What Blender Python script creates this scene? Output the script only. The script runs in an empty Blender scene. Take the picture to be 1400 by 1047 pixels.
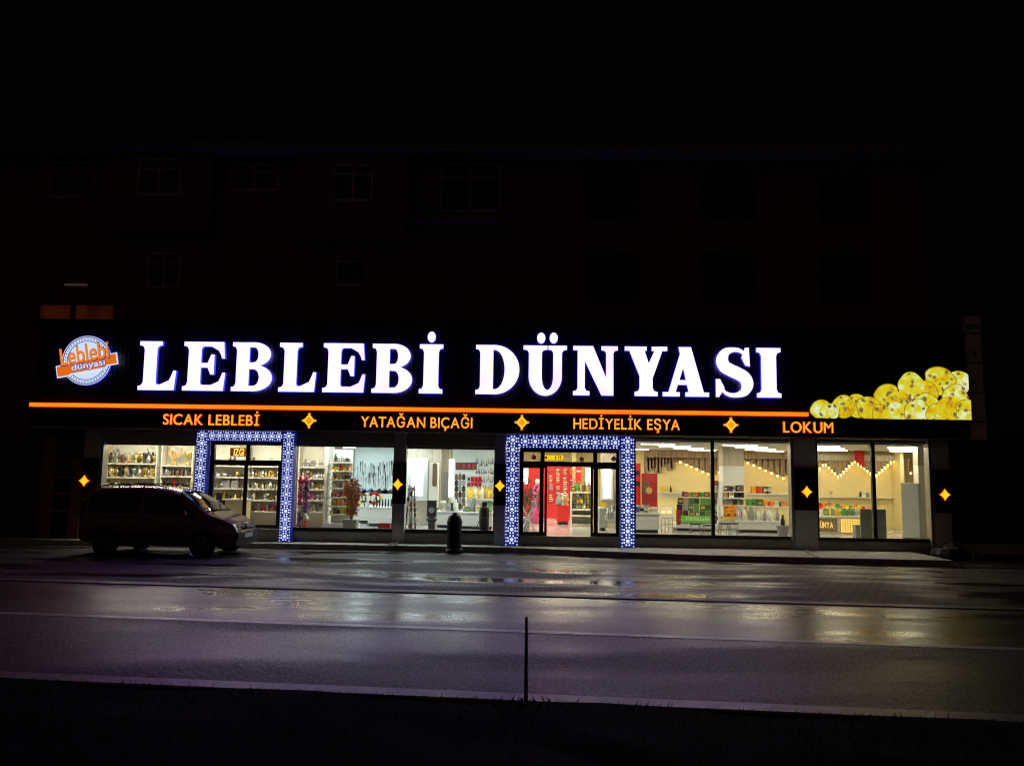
import bpy, bmesh, math, random
from mathutils import Vector, Matrix
random.seed(7)
R = math.radians
C = bpy.context.scene.collection
sc = bpy.context.scene

# ------------------------------------------------------------------ camera
F_PX, PITCH, YAW, ROLL, CAM_H = 1100.0, R(6.3639), R(1.2994), R(0.8262), 2.18
fw = Vector((-math.sin(YAW)*math.cos(PITCH), math.cos(YAW)*math.cos(PITCH), math.sin(PITCH)))
rt0 = Vector((math.cos(YAW), math.sin(YAW), 0)); up0 = rt0.cross(fw)
rt = rt0*math.cos(ROLL) + up0*math.sin(ROLL); up = up0*math.cos(ROLL) - rt0*math.sin(ROLL)
cam = bpy.data.cameras.new('camera'); co = bpy.data.objects.new('camera', cam); C.objects.link(co)
m = Matrix((rt, up, -fw)).transposed().to_4x4(); m.translation = (0, 0, CAM_H)
co.matrix_world = m
cam.sensor_width = 36; cam.lens = F_PX/1400*36; cam.clip_end = 2000; cam.clip_start = 0.05
sc.camera = co

# ------------------------------------------------------------------ world (night)
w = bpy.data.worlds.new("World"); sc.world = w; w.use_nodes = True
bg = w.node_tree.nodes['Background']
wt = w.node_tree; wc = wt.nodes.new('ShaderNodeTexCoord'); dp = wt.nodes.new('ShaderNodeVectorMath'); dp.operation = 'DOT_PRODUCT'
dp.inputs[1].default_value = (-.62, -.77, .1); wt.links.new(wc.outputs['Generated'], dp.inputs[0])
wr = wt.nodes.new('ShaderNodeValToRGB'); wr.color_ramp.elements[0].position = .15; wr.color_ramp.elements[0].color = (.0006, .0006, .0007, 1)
wr.color_ramp.elements[1].position = 1; wr.color_ramp.elements[1].color = (.019, .0095, .0072, 1)  # warm glow added behind the camera to light the facade and van
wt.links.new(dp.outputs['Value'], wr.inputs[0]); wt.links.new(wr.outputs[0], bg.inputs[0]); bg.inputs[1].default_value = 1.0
sc.view_settings.view_transform = 'Standard'; sc.view_settings.look = 'None'
sc.view_settings.exposure = 0; sc.view_settings.gamma = 1
sc.cycles.use_denoising = True; sc.cycles.filter_width = 1.2
sc.cycles.max_bounces = 8; sc.cycles.diffuse_bounces = 4; sc.cycles.glossy_bounces = 3
sc.cycles.transparent_max_bounces = 12
sc.cycles.sample_clamp_indirect = 4.0
sc.cycles.use_light_tree = True

def P(px, py, Y):
    """measured photo point -> world point on the plane at distance Y"""
    d = fw*F_PX + rt*(px-700) - up*(py-523.5)
    t = Y/d.y
    return Vector((d.x*t, Y, CAM_H + d.z*t))
def G(px, py, z=0.0):
    d = fw*F_PX + rt*(px-700) - up*(py-523.5)
    t = (z-CAM_H)/d.z
    return Vector((d.x*t, d.y*t, z))
def X(px, Y, py=660): return P(px, py, Y).x
def Z(py, Y, px=700): return P(px, py, Y).z

# ------------------------------------------------------------------ materials
def mat(name, col, rough=0.6, metal=0.0, emit=None, es=0.0, var=0.0, vscale=6.0, spec=0.5, bump=0.0, bscale=40, coat=0):
    mt = bpy.data.materials.new(name); mt.use_nodes = True
    nt = mt.node_tree; b = nt.nodes['Principled BSDF']
    b.inputs['Base Color'].default_value = (*col, 1); b.inputs['Roughness'].default_value = rough
    b.inputs['Metallic'].default_value = metal; b.inputs['Specular IOR Level'].default_value = spec
    if coat: b.inputs['Coat Weight'].default_value = coat; b.inputs['Coat Roughness'].default_value = 0.08
    if emit:
        b.inputs['Emission Color'].default_value = (*emit, 1); b.inputs['Emission Strength'].default_value = es
    if var or bump:
        tc = nt.nodes.new('ShaderNodeTexCoord')
    if var:
        n = nt.nodes.new('ShaderNodeTexNoise'); n.inputs['Scale'].default_value = vscale; n.inputs['Detail'].default_value = 5
        nt.links.new(tc.outputs['Object'], n.inputs['Vector'])
        r = nt.nodes.new('ShaderNodeValToRGB')
        r.color_ramp.elements[0].position = 0.3; r.color_ramp.elements[1].position = 0.7
        r.color_ramp.elements[0].color = (*[c*(1-var) for c in col], 1)
        r.color_ramp.elements[1].color = (*[min(1, c*(1+var)) for c in col], 1)
        nt.links.new(n.outputs['Fac'], r.inputs['Fac']); nt.links.new(r.outputs['Color'], b.inputs['Base Color'])
    if bump:
        n2 = nt.nodes.new('ShaderNodeTexNoise'); n2.inputs['Scale'].default_value = bscale; n2.inputs['Detail'].default_value = 4
        nt.links.new(tc.outputs['Object'], n2.inputs['Vector'])
        bp = nt.nodes.new('ShaderNodeBump'); bp.inputs['Strength'].default_value = bump; bp.inputs['Distance'].default_value = 0.01
        nt.links.new(n2.outputs['Fac'], bp.inputs['Height']); nt.links.new(bp.outputs['Normal'], b.inputs['Normal'])
    return mt
def emat(name, col, s, vary=0.0, vscale=3.0):
    mt = bpy.data.materials.new(name); mt.use_nodes = True
    nt = mt.node_tree; b = nt.nodes['Principled BSDF']
    b.inputs['Base Color'].default_value = (*[c*0.5 for c in col], 1)
    b.inputs['Emission Color'].default_value = (*col, 1); b.inputs['Emission Strength'].default_value = s
    if vary:
        tc = nt.nodes.new('ShaderNodeTexCoord'); n = nt.nodes.new('ShaderNodeTexNoise')
        n.inputs['Scale'].default_value = vscale; nt.links.new(tc.outputs['Object'], n.inputs['Vector'])
        mr = nt.nodes.new('ShaderNodeMapRange'); mr.inputs[1].default_value = 0.3; mr.inputs[2].default_value = 0.7
        mr.inputs[3].default_value = s*(1-vary); mr.inputs[4].default_value = s*(1+vary)
        nt.links.new(n.outputs['Fac'], mr.inputs[0]); nt.links.new(mr.outputs[0], b.inputs['Emission Strength'])
    return mt
def glass_mat(name, tint=(1, 1, 1), refl=0.05):
    mt = bpy.data.materials.new(name); mt.use_nodes = True; nt = mt.node_tree
    nt.nodes.clear(); o = nt.nodes.new('ShaderNodeOutputMaterial'); mx = nt.nodes.new('ShaderNodeMixShader')
    t = nt.nodes.new('ShaderNodeBsdfTransparent'); t.inputs[0].default_value = (*tint, 1)
    g = nt.nodes.new('ShaderNodeBsdfGlossy'); g.inputs['Roughness'].default_value = 0.02
    mx.inputs[0].default_value = refl
    nt.links.new(t.outputs[0], mx.inputs[1]); nt.links.new(g.outputs[0], mx.inputs[2]); nt.links.new(mx.outputs[0], o.inputs[0])
    return mt
M = dict(
    black=mat('black_panel', (.012, .012, .014), .35, var=.2), rib=mat('black_ribbed_panel', (.015, .015, .017), .45, var=.3),
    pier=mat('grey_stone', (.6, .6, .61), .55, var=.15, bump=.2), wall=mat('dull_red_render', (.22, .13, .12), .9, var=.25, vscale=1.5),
    alu=mat('dark_aluminium', (.045, .042, .04), .4, metal=.3), alu_l=mat('pale_aluminium', (.42, .42, .40), .35, metal=.6),
    shutter=mat('shutter_box', (.30, .28, .25), .5, var=.15), conc=mat('concrete', (.50, .50, .47), .75, var=.25, bump=.3),
    white=mat('white_laminate', (.78, .79, .76), .4), cream=mat('cream_wall', (.80, .68, .34), .7, var=.03),
    creamy=mat('cream_shelf_back', (.82, .80, .65), .6), ivory=mat('ivory_laminate', (.82, .79, .66), .45),
    coolw=mat('cool_white_wall', (.66, .76, .76), .6), tile=mat('polished_floor_tile', (.60, .60, .56), .12, var=.04),
    ceil=mat('ceiling_board', (.62, .60, .53), .8), frame_w=mat('white_window_frame', (.50, .40, .36), .6, var=.4, vscale=2),
    darkglass=mat('dark_glass', (.01, .01, .012), .05), glass=glass_mat('shop_glass'), 
    red=mat('red_laminate', (.62, .02, .02), .4), redd=mat('dark_red_print', (.35, .02, .025), .5, var=.3, vscale=3),
    gold=mat('gilt', (.55, .40, .10), .35, metal=.5), ochre=mat('ochre', (.55, .36, .12), .5), brown=mat('brown', (.16, .08, .04), .5),
    grey=mat('grey', (.28, .28, .27), .5), dark=mat('dark_plastic', (.02, .02, .022), .4), pink=mat('pink_plush', (.62, .10, .22), .8),
    green=mat('green_carton', (.10, .30, .06), .5), greenb=mat('bright_green_banner', (.18, .55, .06), .5), dgreen=mat('dark_green_carton', (.04, .13, .04), .5),
    orange=mat('orange_pack', (.85, .33, .03), .5), yellow=mat('yellow_pack', (.85, .62, .05), .5), blue=mat('blue_pack', (.06, .10, .35), .5),
    silver=mat('silver', (.6, .6, .6), .3, metal=.7), film=mat('frosted_film', (.30, .33, .30), .6), steel=mat('galvanised_steel', (.35, .36, .36), .4, metal=.8),
    purple=mat('purple_leaf', (.22, .06, .20), .7), leafo=mat('orange_leaf', (.62, .20, .03), .7), leafy=mat('yellow_leaf', (.60, .42, .05), .7),
    stone=mat('planter_stone', (.30, .26, .20), .8, var=.4, vscale=30), leaf=mat('dark_leaf', (.04, .07, .035), .7),
    tyre=mat('tyre_rubber', (.012, .012, .012), .8), rim=mat('alloy_rim', (.3, .3, .31), .4, metal=.8), chrome=mat('chrome', (.7, .7, .7), .12, metal=1),
    paint=mat('maroon_grey_paint', (.22, .105, .115), .24, metal=.3, coat=.6), trim=mat('black_plastic_trim', (.015, .015, .016), .5),
    lamp_glass=mat('clear_lamp_lens', (.35, .35, .36), .08, coat=1), plate=mat('white_number_plate', (.6, .6, .6), .5),
    signgrey=mat('unlit_sign_board', (.80, .80, .82), .5, var=.15, vscale=2), ink=mat('dark_print', (.03, .03, .03), .6),
    letter=emat('white_letter_face', (.38, .285, 1.0), 3.7, .16, 1.1), letter_side=emat('blue_letter_side', (.05, .06, .9), 1.2),
    obar=emat('orange_tube', (1.0, .145, .006), 1.9, .18, .6), obar_side=emat('red_tube_edge', (1.0, .03, .0), .9),
    oface=emat('amber_letter_face', (1.0, .36, .035), 1.3, .2, 2), oside=emat('red_letter_side', (1.0, .05, .0), 1.0),
    dia=emat('yellow_lamp_face', (1.0, .42, .015), 1.6), lat_b=emat('blue_light_panel', (.02, .03, .40), .22),
    lat_w=emat('lattice_cell', (.60, .66, 1.0), 1.15, .15, 4), panel=emat('ceiling_panel', (1.0, .92, .68), 33.0), panelc=emat('cool_ceiling_panel', (.80, .97, 1.0), 44.0), panelw=emat('warm_strip', (1.0, .94, .76), 85.0),
    box=emat('light_box', (.95, 1.0, 1.0), 2.2), bulb=emat('warm_bulb', (1.0, .66, .16), 12), warmbox=emat('warm_lit_cabinet', (1.0, .75, .3), 1.0),
    led=emat('led_sign', (1.0, .30, .02), 1.2), ledface=emat('led_amber', (1.0, .62, .12), 1.6), ysign=emat('yellow_light_sign', (1.0, .62, .01), 1.1),
    lgold=emat('gold_letters', (1.0, .62, .12), 1.1), litwin=emat('dim_orange_window', (1.0, .17, .035), .024, .6, 1.2),
    lw=emat('logo_white', (.62, .72, 1.0), 1.0), lo=emat('logo_orange', (1.0, .19, .01), .75), loy=emat('logo_amber', (1.0, .27, .01), .85), lb=emat('logo_blue', (.05, .06, .35), .5),
)
def wood_mat(name, a, b):
    mt = bpy.data.materials.new(name); mt.use_nodes = True; nt = mt.node_tree; p = nt.nodes['Principled BSDF']
    tc = nt.nodes.new('ShaderNodeTexCoord'); mp = nt.nodes.new('ShaderNodeMapping'); mp.inputs['Scale'].default_value = (9, 9, .5)
    n = nt.nodes.new('ShaderNodeTexNoise'); n.inputs['Scale'].default_value = 2; n.inputs['Detail'].default_value = 6
    r = nt.nodes.new('ShaderNodeValToRGB'); r.color_ramp.elements[0].color = (*a, 1); r.color_ramp.elements[1].color = (*b, 1)
    r.color_ramp.elements[0].position = .35; r.color_ramp.elements[1].position = .65
    nt.links.new(tc.outputs['Object'], mp.inputs[0]); nt.links.new(mp.outputs[0], n.inputs['Vector'])
    nt.links.new(n.outputs['Fac'], r.inputs[0]); nt.links.new(r.outputs[0], p.inputs['Base Color']); p.inputs['Roughness'].default_value = .5
    return mt
M['wood'] = wood_mat('pale_oak', (.20, .13, .07), (.40, .29, .17)); M['woodg'] = wood_mat('grey_oak', (.40, .35, .26), (.55, .48, .36))

# ------------------------------------------------------------------ mesh builder
class MB:
    def __init__(s): s.v = []; s.f = []; s.m = []
    def add(s, vs, fs, mi=0):
        o = len(s.v); s.v += [tuple(v) for v in vs]
        s.f += [tuple(i+o for i in f) for f in fs]; s.m += [mi]*len(fs); return s
    def box(s, x0, x1, y0, y1, z0, z1, mi=0):
        x0, x1 = sorted((x0, x1)); y0, y1 = sorted((y0, y1)); z0, z1 = sorted((z0, z1))
        return s.add([(x0,y0,z0),(x1,y0,z0),(x1,y1,z0),(x0,y1,z0),(x0,y0,z1),(x1,y0,z1),(x1,y1,z1),(x0,y1,z1)],
                     [(3,2,1,0),(4,5,6,7),(0,1,5,4),(1,2,6,5),(2,3,7,6),(3,0,4,7)], mi)
    def rod(s, a, b, r, n=8, mi=0, r2=None):
        a, b = Vector(a), Vector(b); d = (b-a).normalized(); r2 = r if r2 is None else r2
        u = d.orthogonal().normalized(); v = d.cross(u)
        p = [a + (u*math.cos(t)+v*math.sin(t))*r for t in [2*math.pi*i/n for i in range(n)]]
        q = [b + (u*math.cos(t)+v*math.sin(t))*r2 for t in [2*math.pi*i/n for i in range(n)]]
        return s.add(p+q, [(i,(i+1)%n,(i+1)%n+n,i+n) for i in range(n)]+[tuple(range(n))[::-1], tuple(range(n,2*n))], mi)
    def lathe(s, prof, c=(0,0,0), n=14, mi=0):
        vs = []; fs = []
        for r, z in prof:
            for i in range(n):
                t = 2*math.pi*i/n; vs.append((c[0]+r*math.cos(t), c[1]+r*math.sin(t), c[2]+z))
        for k in range(len(prof)-1):
            for i in range(n): fs.append((k*n+i, k*n+(i+1)%n, (k+1)*n+(i+1)%n, (k+1)*n+i))
        fs.append(tuple(range(n))[::-1]); fs.append(tuple(range((len(prof)-1)*n, len(prof)*n)))
        return s.add(vs, fs, mi)
    def ball(s, c, r, n=10, k=6, sc_=(1,1,1), mi=0):
        prof = [(max(.001, math.sin(math.pi*i/k)), -math.cos(math.pi*i/k)) for i in range(k+1)]
        b = MB().lathe(prof, n=n)
        return s.add([(c[0]+x*r*sc_[0], c[1]+y*r*sc_[1], c[2]+z*r*sc_[2]) for x, y, z in b.v], b.f, mi)
    def plate(s, pts, y0, y1, mi=0, ms=None):
        """outline in x,z facing the street (-y); y0 front, y1 back"""
        a = sum(pts[i][0]*pts[(i+1)%len(pts)][1]-pts[(i+1)%len(pts)][0]*pts[i][1] for i in range(len(pts)))
        if a < 0: pts = pts[::-1]
        n = len(pts); ms = mi if ms is None else ms
        s.add([(x,y0,z) for x,z in pts], [tuple(range(n))], mi)
        s.add([(x,y0,z) for x,z in pts]+[(x,y1,z) for x,z in pts], [(i,i+n,(i+1)%n+n,(i+1)%n) for i in range(n)]+[tuple(range(n,2*n))[::-1]], ms)
        return s
    def strip(s, A, B, y0, y1, mi=0, ms=None, closed=False):
        n = len(A); ms = mi if ms is None else ms; rng = range(n if closed else n-1)
        for i in rng:
            j = (i+1) % n; q = [A[i], A[j], B[j], B[i]]
            s.add([(x,y0,z) for x,z in q], [(0,1,2,3)], mi)
            for (p, r_) in ((A[i],A[j]),(B[i],B[j])):
                s.add([(p[0],y0,p[1]),(r_[0],y0,r_[1]),(r_[0],y1,r_[1]),(p[0],y1,p[1])], [(0,1,2,3)], ms)
        return s
    def build(s, name, mats, parent=None, smooth=False, kind=None, loc=None):
        me = bpy.data.meshes.new(name); me.from_pydata(s.v, [], s.f)
        mats = mats if isinstance(mats, (list, tuple)) else [mats]
        for x in mats: me.materials.append(x)
        me.polygons.foreach_set('material_index', s.m)
        if smooth: me.polygons.foreach_set('use_smooth', [True]*len(me.polygons))
        me.update()
        o = bpy.data.objects.new(name, me); C.objects.link(o)
        if loc is not None: o.location = loc
        if parent is not None: adopt(o, parent)
        if kind: o['kind'] = kind
        return o
def adopt(o, parent):
    o.parent = parent
    o.matrix_parent_inverse = Matrix.Translation(-Vector(parent.location)) if parent.parent is None else Matrix.Identity(4)
def tag(o, label, cat, group=None):
    o['label'] = label; o['category'] = cat
    if group: o['group'] = group
    return o
def thing(name, label, cat, loc=(0,0,0), group=None):
    o = bpy.data.objects.new(name, None); C.objects.link(o); o.location = loc; o.empty_display_size = .1
    return tag(o, label, cat, group)
def dup(o, loc=None, label=None, group=None, scale=None, rz=None, material=None):
    r = o.copy(); C.objects.link(r)
    if loc is not None: r.location = loc
    if scale is not None: r.scale = scale if hasattr(scale, '__len__') else (scale,)*3
    if rz is not None: r.rotation_euler = (0,0,rz)
    if label: r['label'] = label
    if group: r['group'] = group
    if material is not None and r.type == 'MESH':
        r.material_slots[0].link = 'OBJECT'; r.material_slots[0].material = material
    for ch in list(o.children):
        c = ch.copy(); C.objects.link(c); c.parent = r; c.matrix_parent_inverse = ch.matrix_parent_inverse.copy()
        for g in list(ch.children):
            d = g.copy(); C.objects.link(d); d.parent = c; d.matrix_parent_inverse = g.matrix_parent_inverse.copy()
    return r
def text_mesh(s, size, off=0.0, ext=.02, shear=0.0, sx=1.0):
    cu = bpy.data.curves.new('text', 'FONT'); cu.body = s; cu.size = size; cu.offset = off; cu.extrude = ext; cu.shear = shear
    o = bpy.data.objects.new('text', cu); C.objects.link(o)
    dg = bpy.context.evaluated_depsgraph_get(); me = bpy.data.meshes.new_from_object(o.evaluated_get(dg))
    bpy.data.objects.remove(o); bpy.data.curves.remove(cu)
    vs = [(v.co.x*sx, v.co.y, v.co.z) for v in me.vertices]; fs = [tuple(p.vertices) for p in me.polygons]; ns = [p.normal.z > .5 for p in me.polygons]
    bpy.data.meshes.remove(me)
    return vs, fs, ns
def letters(word, x0, x1, zb, zt, y, depth, mats, parent, off=.008, name='letter', gap=.10, kern={}):
    """each glyph its own mesh, fitted between x0..x1; cap height zb..zt, front face at y"""
    H = [v for v in text_mesh('H', 1)[0]]; cap = max(v[1] for v in H)
    g = []; cur = 0; prev = ''
    for ch in word:
        if ch == ' ': cur += .30; prev = ' '; continue
        vs, fs, ns = text_mesh(ch, 1.0, 0.0 if ch == 'M' else off, .5)
        a = min(v[0] for v in vs); b = max(v[0] for v in vs)
        cur += kern.get(prev+ch, 0)
        g.append((ch, vs, fs, ns, cur-a)); cur += b-a+gap; prev = ch
    tot = cur-gap; sx = (x1-x0)/tot; sz = (zt-zb)/cap
    for ch, vs, fs, ns, dx in g:
        b = MB()
        pv = [(x0+(v[0]+dx)*sx, y+(.5-v[2])*depth, zb+v[1]*sz) for v in vs]
        b.v = pv; b.f = fs; b.m = [0 if n else 1 for n in ns]
        b.build(name, mats, parent)

# ================================================================== SETTING
D = 23.0
def ground_mats():
    def base(name): 
        mt = bpy.data.materials.new(name); mt.use_nodes = True; nt = mt.node_tree
        return mt, nt, nt.nodes['Principled BSDF'], nt.nodes.new('ShaderNodeTexCoord')
    def noise(nt, tc, scale, det=5, sx=(1,1,1)):
        mp = nt.nodes.new('ShaderNodeMapping'); mp.inputs['Scale'].default_value = sx
        n = nt.nodes.new('ShaderNodeTexNoise'); n.inputs['Scale'].default_value = scale; n.inputs['Detail'].default_value = det
        nt.links.new(tc.outputs['Object'], mp.inputs[0]); nt.links.new(mp.outputs[0], n.inputs['Vector']); return n
    def rmp(nt, src, a, b, lo, hi):
        r = nt.nodes.new('ShaderNodeMapRange'); r.inputs[1].default_value = a; r.inputs[2].default_value = b
        r.inputs[3].default_value = lo; r.inputs[4].default_value = hi; nt.links.new(src, r.inputs[0]); return r
    out = {}
    for nm, col, r0, r1, bs, grain in (('worn_wet_asphalt', .060, .22, .42, .5, 30), ('coarse_damp_asphalt', .10, .38, .56, .85, 30)):
        mt, nt, b, tc = base(nm)
        n = noise(nt, tc, .5, 6, (.35, 1.6, 1)); r = rmp(nt, n.outputs['Fac'], .38, .60, r0, r1); nt.links.new(r.outputs[0], b.inputs['Roughness']); rs = rmp(nt, n.outputs['Fac'], .40, .58, bs*.15, bs); b.inputs['Specular IOR Level'].default_value = .7
        g = nt.nodes.new('ShaderNodeTexVoronoi'); g.inputs['Scale'].default_value = grain; nt.links.new(tc.outputs['Object'], g.inputs['Vector'])
        g2 = noise(nt, tc, 34, 2, (1, .38, 1))
        ad = nt.nodes.new('ShaderNodeMath'); ad.operation = 'ADD'; nt.links.new(g.outputs['Distance'], ad.inputs[0]); nt.links.new(g2.outputs['Fac'], ad.inputs[1])
        bp = nt.nodes.new('ShaderNodeBump'); nt.links.new(rs.outputs[0], bp.inputs['Strength']); bp.inputs['Distance'].default_value = .006
        nt.links.new(ad.outputs[0], bp.inputs['Height']); nt.links.new(bp.outputs[0], b.inputs['Normal'])
        cr = nt.nodes.new('ShaderNodeValToRGB'); cr.color_ramp.elements[0].color = (col*.2, col*.2, col*.22, 1); cr.color_ramp.elements[1].color = (col*2.6, col*2.5, col*2.7, 1); cr.color_ramp.elements[0].position = .42; cr.color_ramp.elements[1].position = .62
        nt.links.new(g2.outputs['Fac'], cr.inputs[0]); nt.links.new(cr.outputs[0], b.inputs['Base Color'])
        out[nm] = mt
    mt, nt, b, tc = base('wet_pavers')
    br = nt.nodes.new('ShaderNodeTexBrick'); br.inputs['Scale'].default_value = 1; br.inputs['Brick Width'].default_value = .22; br.inputs['Row Height'].default_value = .22
    br.inputs['Mortar Size'].default_value = .02; br.inputs['Color1'].default_value = (.085,.08,.078,1); br.inputs['Color2'].default_value = (.06,.058,.056,1); br.inputs['Mortar'].default_value = (.015,.014,.014,1)
    nt.links.new(tc.outputs['Object'], br.inputs['Vector'])
    n = noise(nt, tc, .55, 7, (.45, 1.7, 1)); r = rmp(nt, n.outputs['Fac'], .42, .62, .72, .13); nt.links.new(r.outputs[0], b.inputs['Roughness'])
    bp = nt.nodes.new('ShaderNodeBump'); bp.inputs['Strength'].default_value = .7; bp.inputs['Distance'].default_value = .012; bp.invert = True
    rb = rmp(nt, n.outputs['Fac'], .5, .62, 1, .15); ml = nt.nodes.new('ShaderNodeMath'); ml.operation = 'MULTIPLY'
    n3 = noise(nt, tc, 18, 6); a2 = nt.nodes.new('ShaderNodeMath'); nt.links.new(br.outputs['Fac'], a2.inputs[0]); nt.links.new(n3.outputs['Fac'], a2.inputs[1])
    nt.links.new(a2.outputs[0], ml.inputs[0]); nt.links.new(rb.outputs[0], ml.inputs[1])
    nt.links.new(ml.outputs[0], bp.inputs['Height']); nt.links.new(bp.outputs[0], b.inputs['Normal'])
    nt.links.new(br.outputs['Color'], b.inputs['Base Color']); out['wet_pavers'] = mt
    return out
GM = ground_mats()
earth = mat('dark_earth', (.02, .017, .013), .95, var=.5, vscale=2, spec=.1)
MB().box(-250, 250, -150, 250, -.4, 0).build('ground', earth, kind='structure')
def quad(name, pts, z, material, kind='structure'):
    return MB().add([(p.x, p.y, z) for p in pts], [(0,1,2,3)]).build(name, material, kind=kind)
def line_y(a, b):     # straight ground line through two measured points
    k = (b.y-a.y)/(b.x-a.x); return lambda x: a.y + k*(x-a.x)
L_near = line_y(G(0, 931), G(1400, 992)); L_mid = line_y(G(0, 838), G(1350, 886)); L_far = line_y(G(150, 797), G(1250, 829))
XL, XR = -90, 90
def band(name, f0, o0, f1, o1, z, material):
    return quad(name, [Vector((XL, f0(XL)+o0, 0)), Vector((XR, f0(XR)+o0, 0)), Vector((XR, f1(XR)+o1, 0)), Vector((XL, f1(XL)+o1, 0))], z, material)
band('road_near_lane', L_near, 0, L_mid, 0, .004, GM['coarse_damp_asphalt'])
band('road_far_lane', L_mid, 0, L_far, 0, .004, GM['worn_wet_asphalt'])
paint_w = mat('worn_road_paint', (.86, .86, .86), .36, var=.2, vscale=5, spec=1.0)
band('road_line', L_mid, -.09, L_mid, .09, .009, paint_w)
band('road_edge_line', L_near, .02, L_near, .20, .009, mat('wet_edge_paint', (.90, .90, .90), .20, var=.15, vscale=4, spec=1.0))
band('paver_ground', L_far, .0, L_far, 30, .006, GM['wet_pavers'])
def band_box(name, f, o0, o1, z0, z1, material):
    b = MB(); v = []
    for z in (z0, z1):
        v += [(XL, f(XL)+o0, z), (XR, f(XR)+o0, z), (XR, f(XR)+o1, z), (XL, f(XL)+o1, z)]
    b.add(v, [(3,2,1,0),(4,5,6,7),(0,1,5,4),(1,2,6,5),(2,3,7,6),(3,0,4,7)]); return b.build(name, material, kind='structure')
band_box('gutter', L_far, -.16, .12, -.05, .022, mat('gutter_concrete', (.10, .10, .10), .5, var=.3, bump=.4))
band_box('kerb', L_near, -.24, 0, -.05, .10, mat('kerb_concrete', (.62, .61, .60), .35, var=.4, vscale=3, bump=.5))
# verge on the camera's side
b = MB(); nx, ny = 90, 24
for j in range(ny+1):
    for i in range(nx+1):
        x = -30+60*i/nx; t = j/ny; y = L_near(x)-.24 - t*14
        b.v.append((x, y, .09 + .02*math.sin(x*2.1+t*9) + random.uniform(-.02, .03)*min(1, t*12) + .10*min(1, t*3)))
for j in range(ny):
    for i in range(nx): b.f.append((j*(nx+1)+i, (j+1)*(nx+1)+i, (j+1)*(nx+1)+i+1, j*(nx+1)+i+1)); b.m.append(0)
b.build('verge', earth, kind='structure')
b = MB()
for k in range(9000):
    x = random.uniform(-11, 11); t = random.random()**1.6*6; y = L_near(x)-.45-t
    if y < 1.5: continue
    h = random.uniform(.02, .09)*(1.4 if random.random() < .08 else 1); a = random.uniform(0, 6.28); l = random.uniform(-.06, .06)
    dx, dy = math.cos(a)*.005, math.sin(a)*.005; z = .12+.08*min(1, t/4)
    b.add([(x-dx,y-dy,z),(x+dx,y+dy,z),(x+l*.5+dx*.6,y+l*.3+dy*.6,z+h*.6),(x+l,y+l*.6,z+h)], [(0,1,2,3)])
g = b.build('grass', mat('dry_dark_grass', (.022, .024, .013), .9, var=.4, vscale=3), kind='stuff')

# sidewalk slab in front of the shop
SW = .15
fr = [G(300, 741.5, SW), G(690, 748, SW), G(960, 758.5, SW), G(1303, 766, SW)]
b = MB(); k = (fr[1].y-fr[0].y)/(fr[1].x-fr[0].x)
xs = [(-40, fr[0].y)] + [(q.x, q.y) for q in fr]
for i in range(4):
    (xa, ya), (xb, yb) = xs[i], xs[i+1]
    b.add([(xa,ya,0),(xb,yb,0),(xb,D+.3,0),(xa,D+.3,0),(xa,ya,SW),(xb,yb,SW),(xb,D+.3,SW),(xa,D+.3,SW)],
          [(4,5,6,7),(0,1,5,4)] + ([(1,2,6,5)] if i == 3 else []))
b.build('sidewalk', M['conc'], kind='structure')

# ================================================================== BUILDING
bld = thing('shop_building', 'long dark building with brightly lit shop windows on its ground floor and unlit flats above', 'building', (0, D, 0))
FL = .40; CE = 3.13; YB = 36.0
ZB = Z(591.5, 22.5)          # underside of the sign band
xL, xR = X(112, D), X(1299, D)
def part(b, name, m_, parent=bld, **k): return b.build(name, m_, parent, **k)
# shell
XI0, XI1 = X(149, 25.45, 660), X(1266, 29.5, 660)
part(MB().box(XI0, XI1, 23.12, YB, FL-.3, FL), 'floor', M['tile'])
part(MB().box(XI0, XI1, 23.35, YB, CE, CE+.15), 'ceiling', M['ceil'])
xcut = X(560, 29)                                                     # left rooms are cool white, right hall warm
part(MB().box(XI0-.2, xcut, YB, YB+.2, FL, CE), 'back_wall', M['coolw'])
part(MB().box(xcut, XI1+.2, YB+.01, YB+.2, FL, CE), 'back_wall', M['cream'])
part(MB().box(XI0-.2, XI0, 23.3, YB, FL, CE), 'side_wall', M['cream'])
part(MB().box(XI1, XI1+.2, 23.3, YB, FL, CE), 'side_wall', M['cream'])
# upper storeys
ZU = ZB; ZT = Z(211, 22.9)
uL, uR = -60, X(1268, 23.3, 350)
part(MB().box(uL, uR, 23.35, 34, ZU+.02, ZT), 'wall', M['wall'])
part(MB().box(uL, uR+.8, 22.5, 35, ZT, ZT+.22), 'roof', mat('eaves_concrete', (.22, .21, .20), .8, var=.2))
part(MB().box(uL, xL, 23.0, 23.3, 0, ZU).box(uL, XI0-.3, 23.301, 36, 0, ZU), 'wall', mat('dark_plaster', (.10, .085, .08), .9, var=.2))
part(MB().box(xR+.001, XI1+.5, 23.28, 23.34, 0, ZU).box(XI1+.21, XI1+.5, 23.345, 36, 0, ZU).box(xR, XI1+.5, 23.0, 36, ZU+.001, ZU+.15), 'wall', mat('dark_side_plaster', (.06, .055, .05), .9, var=.2))
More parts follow.
